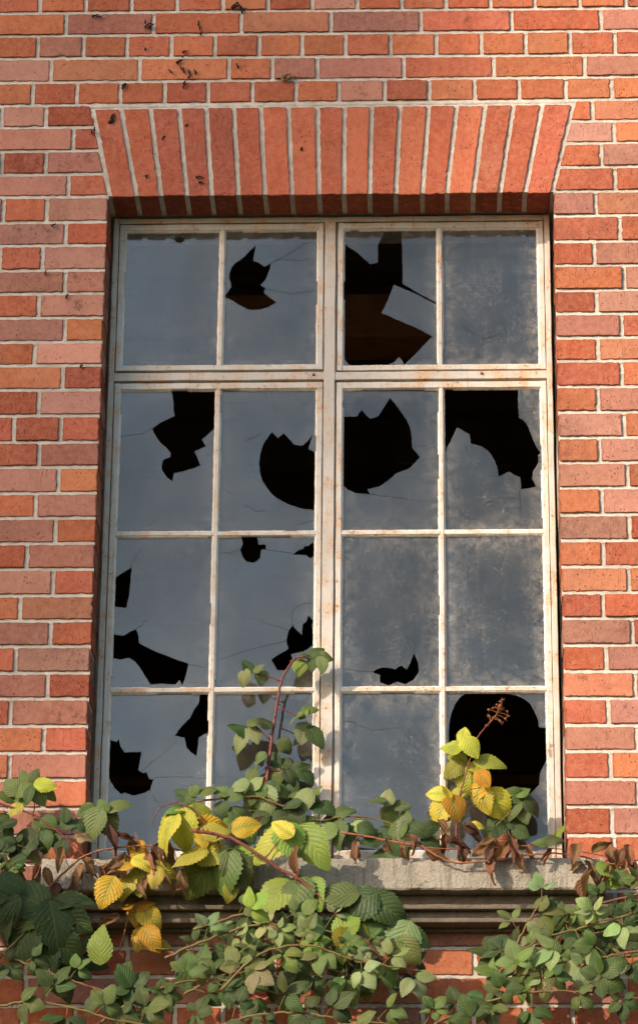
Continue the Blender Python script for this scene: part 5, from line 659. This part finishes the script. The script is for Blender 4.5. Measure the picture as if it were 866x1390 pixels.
for nm, ((x0, x1, z0, z1), (m0, m1), _, ps) in SASH.items():
    lower = nm in 'LR'
    bm = bmesh.new()
    jbox(bm, x0, x0+SH, YF+.001, .1325, z0, z1); jbox(bm, x1-SH, x1, YF+.001, .1325, z0, z1)
    tr = .0175; jbox(bm, x0+SH+.0002, x1-SH-.0002, YF+.0014, .1320, z1-tr, z1); jbox(bm, x0+SH+.0002, x1-SH-.0002, YF+.0014, .1320, z0, z0+(.0145 if not lower else .020))
    mc0, mc1 = (m0+m1)/2-.0052, (m0+m1)/2+.0052
    jbox(bm, mc0, mc1, YF+.0018, .1318, z0+.0205 if lower else z0+.0147, z1-tr-.0002)
    if lower:
        for a, b2 in HZ:
            h0, h1 = (a+b2)/2-.0058, (a+b2)/2+.0058
            jbox(bm, x0+SH+.0002, mc0-.0002, YF+.0022, .1316, h0, h1); jbox(bm, mc1+.0002, x1-SH-.0002, YF+.0022, .1316, h0, h1)
    lab = {'UL':'upper left sash','UR':'upper right sash','L':'tall lower left casement sash','R':'tall lower right casement sash'}[nm]
    sash = tag(build('sash', bm, M_SASH, win), lab)
    bm = bmesh.new()
    for p in ps:
        px0, px1, pz0, pz1 = PANES[p]
        if p[0] == 'C': pz0 = 3.840
        row = p[0]
        lx0, lx1 = (x0+SH, mc0) if px0 < (m0+m1)/2 - .05 else (mc1, x1-SH)
        if row == 'U': lz0, lz1 = z0+.0145, z1-tr
        elif row == 'A': lz0, lz1 = (HZ[0][0]+HZ[0][1])/2+.0058, z1-tr
        elif row == 'B': lz0, lz1 = (HZ[1][0]+HZ[1][1])/2+.0058, (HZ[0][0]+HZ[0][1])/2-.0058
        else: lz0, lz1 = z0+.020, (HZ[1][0]+HZ[1][1])/2-.0058
        pane(p, lx0, lx1, lz0, lz1, sash, PL[p])
        for s in 'lrtb': putty_strip(bm, lx0, lx1, lz0, lz1, s)
    bmesh.ops.recalc_face_normals(bm, faces=bm.faces)
    build('putty', bm, M_PUTTY, sash)

# ================================================================ sill
bm = bmesh.new()
nx, prof = 150, [(.125, SILL_B), (.0, SILL_B), (-.120, SILL_B), (-.1235, SILL_B+.004), (-.1235, SILL_B+.03), (-.1235, SILL_B+.06), (-.121, SILL_T-.005), (-.115, SILL_T), (.0, SILL_T+.018), (.125, SILL_T+.036)]
rings = []
for i in range(nx+1):
    x = -.681 + 1.3605*i/nx; e = min(1, .35 + 8*min(i, nx-i)/nx)
    r = []
    for k, (y, z) in enumerate(prof):
        a = .0014 if 1 < k < 9 else 0
        if k in (2, 3, 6, 7): a = .0022
        r.append(bm.verts.new((x, y + a*noise.noise((x*38, z*60, k)), z + a*noise.noise((x*44, z*50, k+20)))))
    rings.append(r)
n = len(prof)
for a, b2 in zip(rings, rings[1:]):
    for k in range(n): bm.faces.new((a[k], a[(k+1)%n], b2[(k+1)%n], b2[k]))
bm.faces.new(rings[0][::-1]); bm.faces.new(rings[-1])
bmesh.ops.recalc_face_normals(bm, faces=bm.faces)
tag(build('window_sill', bm, M_SILL), 'rough grey concrete sill under the broken window, half hidden by brambles', 'window sill', kind='thing')

# ================================================================ brambles
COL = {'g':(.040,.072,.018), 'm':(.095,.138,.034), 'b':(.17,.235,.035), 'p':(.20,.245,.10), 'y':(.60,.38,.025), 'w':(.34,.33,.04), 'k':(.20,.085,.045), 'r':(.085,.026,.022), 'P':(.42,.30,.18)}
def leaflet(bm, base, d, nrm, L, col, turn=0.0, dead=False):
    tl = bm.loops.layers.float_color['tint']; rl = bm.verts.layers.float['turn']; ul = bm.loops.layers.uv['uv']
    d = d.normalized(); s = d.cross(nrm).normalized(); nrm = s.cross(d).normalized()
    NV, NU = 22, 3
    wr = rng.uniform(.36, .45) if not dead else rng.uniform(.26, .38)
    fold = rng.uniform(.08, .34) if not dead else rng.uniform(.6, 1.25)
    droop = rng.uniform(.10, .85) if not dead else rng.uniform(.2, 1.3)*rng.choice((1, 1, -.7))
    twist = rng.gauss(0, .22) if not dead else rng.gauss(0, .9)
    wav = rng.uniform(0, 6.28); cr = rng.uniform(.012, .035) if not dead else .06
    rows = []
    pos = Vector(base); ang = 0.0
    for i in range(NV+1):
        v = i/NV
        wid = L*wr*(math.sin(math.pi*min(1, v**.78))**.78 if 0 < v < 1 else 0)*(1-.22*v) + (.0004)
        if 0 < i < NV: wid *= rng.uniform(1.02, 1.10) if i % 2 else rng.uniform(.90, .99)
        a = droop*v*v
        c = pos + d*(L*(math.sin(a)/a if a > 1e-4 else 1)*v) - nrm*(L*v*(1-math.cos(a))/(a if a > 1e-4 else 1))
        tw = twist*v
        S = s*math.cos(tw) + nrm*math.sin(tw); N = nrm*math.cos(tw) - s*math.sin(tw)
        row = []
        for k in range(-NU, NU+1):
            u = k/NU; x = wid*u
            zz = abs(u)*wid*math.sin(fold) + L*cr*math.sin(9*v+wav+2.2*u)*abs(u) - wid*.22*u*u
            p = c + S*(x*math.cos(fold)) + N*zz
            if k in (-NU, NU): p += d*(L*.012 if i % 2 else 0)
            vv = bm.verts.new(p); vv[rl] = turn; row.append((vv, u, v))
        rows.append(row)
    for a, b2 in zip(rows, rows[1:]):
        for k in range(2*NU):
            q = (a[k], a[k+1], b2[k+1], b2[k]); f = bm.faces.new([t[0] for t in q]); f.smooth = True
            for l, t in zip(f.loops, q): l[tl] = (*col, 1); l[ul].uv = (t[1], t[2])
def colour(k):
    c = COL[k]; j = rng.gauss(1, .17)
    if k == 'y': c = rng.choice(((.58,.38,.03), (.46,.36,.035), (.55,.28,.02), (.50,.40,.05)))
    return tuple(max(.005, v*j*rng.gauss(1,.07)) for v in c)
def facing(ang, dead=False, tilt=1.0):
    a = R(ang) + rng.gauss(0, .10)
    dv = Vector((math.cos(a), rng.uniform(-.35, .15)*tilt, math.sin(a)))
    nv = Vector((rng.gauss(-.15, .30*tilt), -1, rng.gauss(.45, .30*tilt)))
    return dv, nv
def put(bm, x, y, z, L, ang, k, depthj=.02):
    dead = k in 'krP' or (bm_dead and k == 'p')
    dv, nv = facing(ang, dead)
    c = Vector((x, y + rng.uniform(-depthj, depthj), z))
    leaflet(bm, c - dv.normalized()*L*.5, dv, nv, L*1.06, colour('P' if bm_dead and k == 'p' else k), {'y':.8,'w':.35,'k':.5,'r':.3,'P':.3}.get(k, rng.choice((0,0,0,.15))), dead)
bm_dead = False
PLANT = {
 'tall': ('thorny_bramble_cane', 'tall upright thorny bramble cane climbing in front of the window left of the mullion', M_CANE),
 'sillcane': ('bramble_cane', 'dark green bramble cane lying along the sill against the middle of the window', M_CANEG),
 'yellow': ('bramble_cane', 'bramble cane with large yellow and lime leaves hanging over the left of the sill', M_CANE),
 'wither': ('bramble_cane', 'withered bramble cane with brown and small yellow leaves at the left end of sill', M_CANEB),
 'leftcane': ('bramble_cane', 'small-leaved green bramble cane against the brick wall left of the window', M_CANE),
 'pink': ('bramble_cane', 'stout pinkish bramble cane arching down across the sill with large bright green leaves', M_CANE),
 'longcane': ('bramble_cane', 'long bare reddish cane trailing along the right of the sill with dead brown leaves', M_CANEB),
 'seed': ('bramble_shoot', 'upright yellow-leaved bramble shoot with a dried flower head before the round hole', M_CANE),
 'shoot': ('bramble_shoot', 'short green bramble shoot at the lower right pane', M_CANEG),
 'bigleaf': ('bramble_cane', 'bramble cane with big dark green leaves in the lower left corner', M_CANEG),
 'yellowlow': ('bramble_shoot', 'small yellow bramble shoot in the shade below the left of the sill', M_CANEB)}
GP = 'brambles growing round the window'
for key, e in PLANTS.items():
    nm, lab, cm = PLANT[key]; rng.seed('p'+key)
    root = empty(nm, Vector(e['stem'][0]), lab, 'bramble', GP)
    bm = bmesh.new()
    tube(bm, e['stem'], e['r'], 7, e['r']*.55, .0008, .45, rng)
    for t in e['twigs']: tube(bm, t, e['r']*.45, 5, e['r']*.3, .0006, .1, rng)
    cob = build('cane', bm, cm, root, True)
    groups = {'foliage': [], 'yellow_foliage': []}
    for l in e['lv']:
        groups['yellow_foliage' if l[5] == 'y' and key not in ('yellowlow',) else 'foliage'].append(l)
    for gn, ls in groups.items():
        if not ls: continue
        b = leafbm()
        for l in ls: put(b, *l)
        build(gn, b, M_LEAF, root, True)
    bm_dead = True
    for l in e['dead']:
        b = leafbm(); put(b, *l)
        if rng.random() < .6: put(b, l[0]+rng.gauss(0,.008), l[1], l[2]+rng.gauss(0,.008), l[3]*.7, l[4]+rng.uniform(-50,50), l[5])
        build('withered_leaf', b, M_DEAD, root, True)
    bm_dead = False
    if 'head' in e:                                  # dried flower head: sprigs ending in bristly brown cups
        b = bmesh.new(); tube(b, e['head'], .0016, 6, .001, .0006, 0, rng)
        P0 = [Vector(q) for q in e['head']]
        for k in range(15):
            t = rng.random(); q = P0[0].lerp(P0[1], t*2) if t < .5 else P0[1].lerp(P0[2], t*2-1)
            a = rng.uniform(0, 6.28); q2 = q + Vector((math.cos(a), rng.uniform(-.5,.5), math.sin(a)))*rng.uniform(.010, .026)
            tube(b, (q, q.lerp(q2,.5)+Vector((0,0,.002)), q2), .0008, 5, .0007)
            bmesh.ops.create_icosphere(b, subdivisions=1, radius=.0035, matrix=Matrix.Translation(q2))
            for j in range(6):
                dv = Vector((rng.gauss(0,1), rng.gauss(0,1), rng.gauss(0,1))).normalized()
                sd = dv.orthogonal().normalized()*.0022; tp = q2+dv*.0085
                v1, v2, v3 = b.verts.new(q2+sd), b.verts.new(q2-sd), b.verts.new(tp); b.faces.new((v1, v2, v3))
        tag(build('flower_head', b, M_CANEB, root), 'dried brown flower head')
# thin grass blade beside the frame
bm = leafbm(); rng.seed(5)
leaflet(bm, Vector(BLADE[0]), Vector(BLADE[1])-Vector(BLADE[0]), Vector((-.2,-1,.2)), .07, COL['b']); 
for v in bm.verts:
    q = v.co-Vector(BLADE[0]); dd = (Vector(BLADE[1])-Vector(BLADE[0])).normalized(); v.co = Vector(BLADE[0]) + dd*q.dot(dd) + (q-dd*q.dot(dd))*.35
tag(build('grass_blade', bm, M_LEAF), 'thin green blade of grass leaning on the lower right of the window frame', 'grass blade')

# leafy canes below the sill: compound leaves alternating along each cane
MLAB = {'mass_c1': 'leafy green bramble cane arching below the middle of the sill, uppermost there', 'mass_c2': 'dark green bramble cane close under the left half of the sill', 'mass_c3': 'pale green bramble cane at the bottom centre beneath the arching cane', 'mass_r1': 'dark green bramble cane sweeping in from the right edge below the sill', 'mass_r2': 'short upright bramble cane rising below the right end of the sill', 'mass_r3': 'bramble cane along the lower right corner, nearest the viewer', 'mass_r4': 'bramble cane just under the right end of the sill beside the dead brown leaves', 'mass_l1': 'bramble cane along the lower left corner below the big dark leaves', 'mass_b1': 'bramble cane on the bottom edge left of centre', 'mass_d1': 'dark green bramble cane close to the brick below the middle of sill', 'mass_d2': 'dark shaded bramble cane near the wall at the bottom centre', 'mass_d3': 'dark green bramble cane close to the brick at the lower right, behind brighter leaves', 'mass_d4': 'dark shaded bramble cane near the wall in the lower right corner', 'mass_d5': 'dark bramble cane behind the big leaves in the lower left corner', 'mass_d6': 'dark bramble cane on the brick left of the sill, at the left edge', 'mass_b2': 'bramble cane on the bottom edge at the centre', 'mass_b3': 'bramble cane on the bottom edge right of centre', 'mass_b4': 'bramble cane in the very bottom left corner', 'mass_b5': 'lowest bramble cane at the bottom centre, in front of the others', 'mass_b6': 'small bramble cane below the bare bricks between the leafy masses'}
for nm, pts, L, step, kinds in MASS:
    rng.seed(nm)
    root = empty('bramble_cane', Vector(pts[0]), MLAB[nm], 'bramble', GP)
    bm = bmesh.new(); S = tube(bm, pts, .0036, 7, .002, .001, .3, rng)
    fb = leafbm(); yb = leafbm(); acc = 0; side = 1; ny = 0
    for a, b2 in zip(S, S[1:]):
        acc += (b2-a).length
        if acc < step: continue
        acc = 0; side = -side
        t = (b2-a).normalized()
        up = R(rng.uniform(35, 80))*side
        tx, tz = t.x*math.cos(up)-t.z*math.sin(up), t.x*math.sin(up)+t.z*math.cos(up)
        pd = Vector((tx, rng.uniform(-.9, .1), tz+.25)).normalized(); J = b2 + pd*rng.uniform(.02, .045)
        tube(bm, (b2, b2.lerp(J,.5)+Vector((0,0,.002)), J), .0013, 5, .001)
        k = rng.choice(kinds); ld = math.degrees(math.atan2(tz-.35, tx)) + rng.gauss(0, 25)
        tilt = Vector((rng.gauss(-.35,.35), -1, rng.gauss(.50,.35)))
        five = rng.random() < .35; tgt = fb
        kk = k
        pass
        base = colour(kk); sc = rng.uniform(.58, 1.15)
        for da, ls in ((0, 1.0), (62, .85), (-62, .85)) + (((118, .62), (-118, .62)) if five else ()):
            aa = R(ld + da + rng.gauss(0, 8)); dv = Vector((math.cos(aa), -.15+rng.gauss(0,.22), math.sin(aa)))
            nv = tilt + Vector((rng.gauss(0,.15), 0, rng.gauss(0,.15)))
            LL = L*sc*ls
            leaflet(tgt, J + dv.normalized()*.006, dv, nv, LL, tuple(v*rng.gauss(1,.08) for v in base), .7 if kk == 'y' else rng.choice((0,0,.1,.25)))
    build('cane', bm, M_CANEG, root, True); build('foliage', fb, M_LEAF, root, True)
    if ny: build('yellow_foliage', yb, M_LEAF, root, True)
    else: yb.free()

# brambles added out of view on the left to shade the wall's bottom left
for q, (pts, lab) in enumerate((
    ([(-2.3,-.45,3.3), (-1.9,-.55,3.75), (-1.5,-.60,3.98), (-1.12,-.58,3.93), (-.98,-.5,3.7)], 'arching bramble cane added unseen beyond the left edge for its shade, nearer the wall'),
    ([(-2.4,-.75,3.2), (-2.0,-.80,3.7), (-1.7,-.82,4.0), (-1.35,-.80,4.05), (-1.15,-.7,3.85)], 'arching bramble cane added unseen beyond the left edge for its shade, further from the wall'),
    ([(-2.2,-.6,3.1), (-1.8,-.65,3.5), (-1.45,-.66,3.7), (-1.1,-.62,3.62)], 'low bramble cane added unseen beyond the left edge for its shade'))):
    rng.seed(80+q)
    root = empty('bramble_cane', Vector(pts[0]), lab, 'bramble', GP)
    bm = bmesh.new(); S = tube(bm, pts, .004, 7, .002, .001, .3, rng); fb = leafbm(); acc = 0
    for a, b2 in zip(S, S[1:]):
        acc += (b2-a).length
        if acc < .03: continue
        acc = 0
        for k in range(3):
            dv = Vector((rng.gauss(0,1), rng.gauss(0,.7), rng.gauss(-.2,1))).normalized(); J = b2 + dv*rng.uniform(.02,.09)
            nv = Vector((rng.gauss(-.3,.4), -1, rng.gauss(.6,.4)))
            for da in (0, 1.1, -1.1): 
                d2 = Matrix.Rotation(da, 3, nv.normalized()) @ dv
                leaflet(fb, J, d2, nv, rng.uniform(.05,.08), colour(rng.choice('gmm')))
    build('cane', bm, M_CANE, root, True); build('foliage', fb, M_LEAF, root, True)
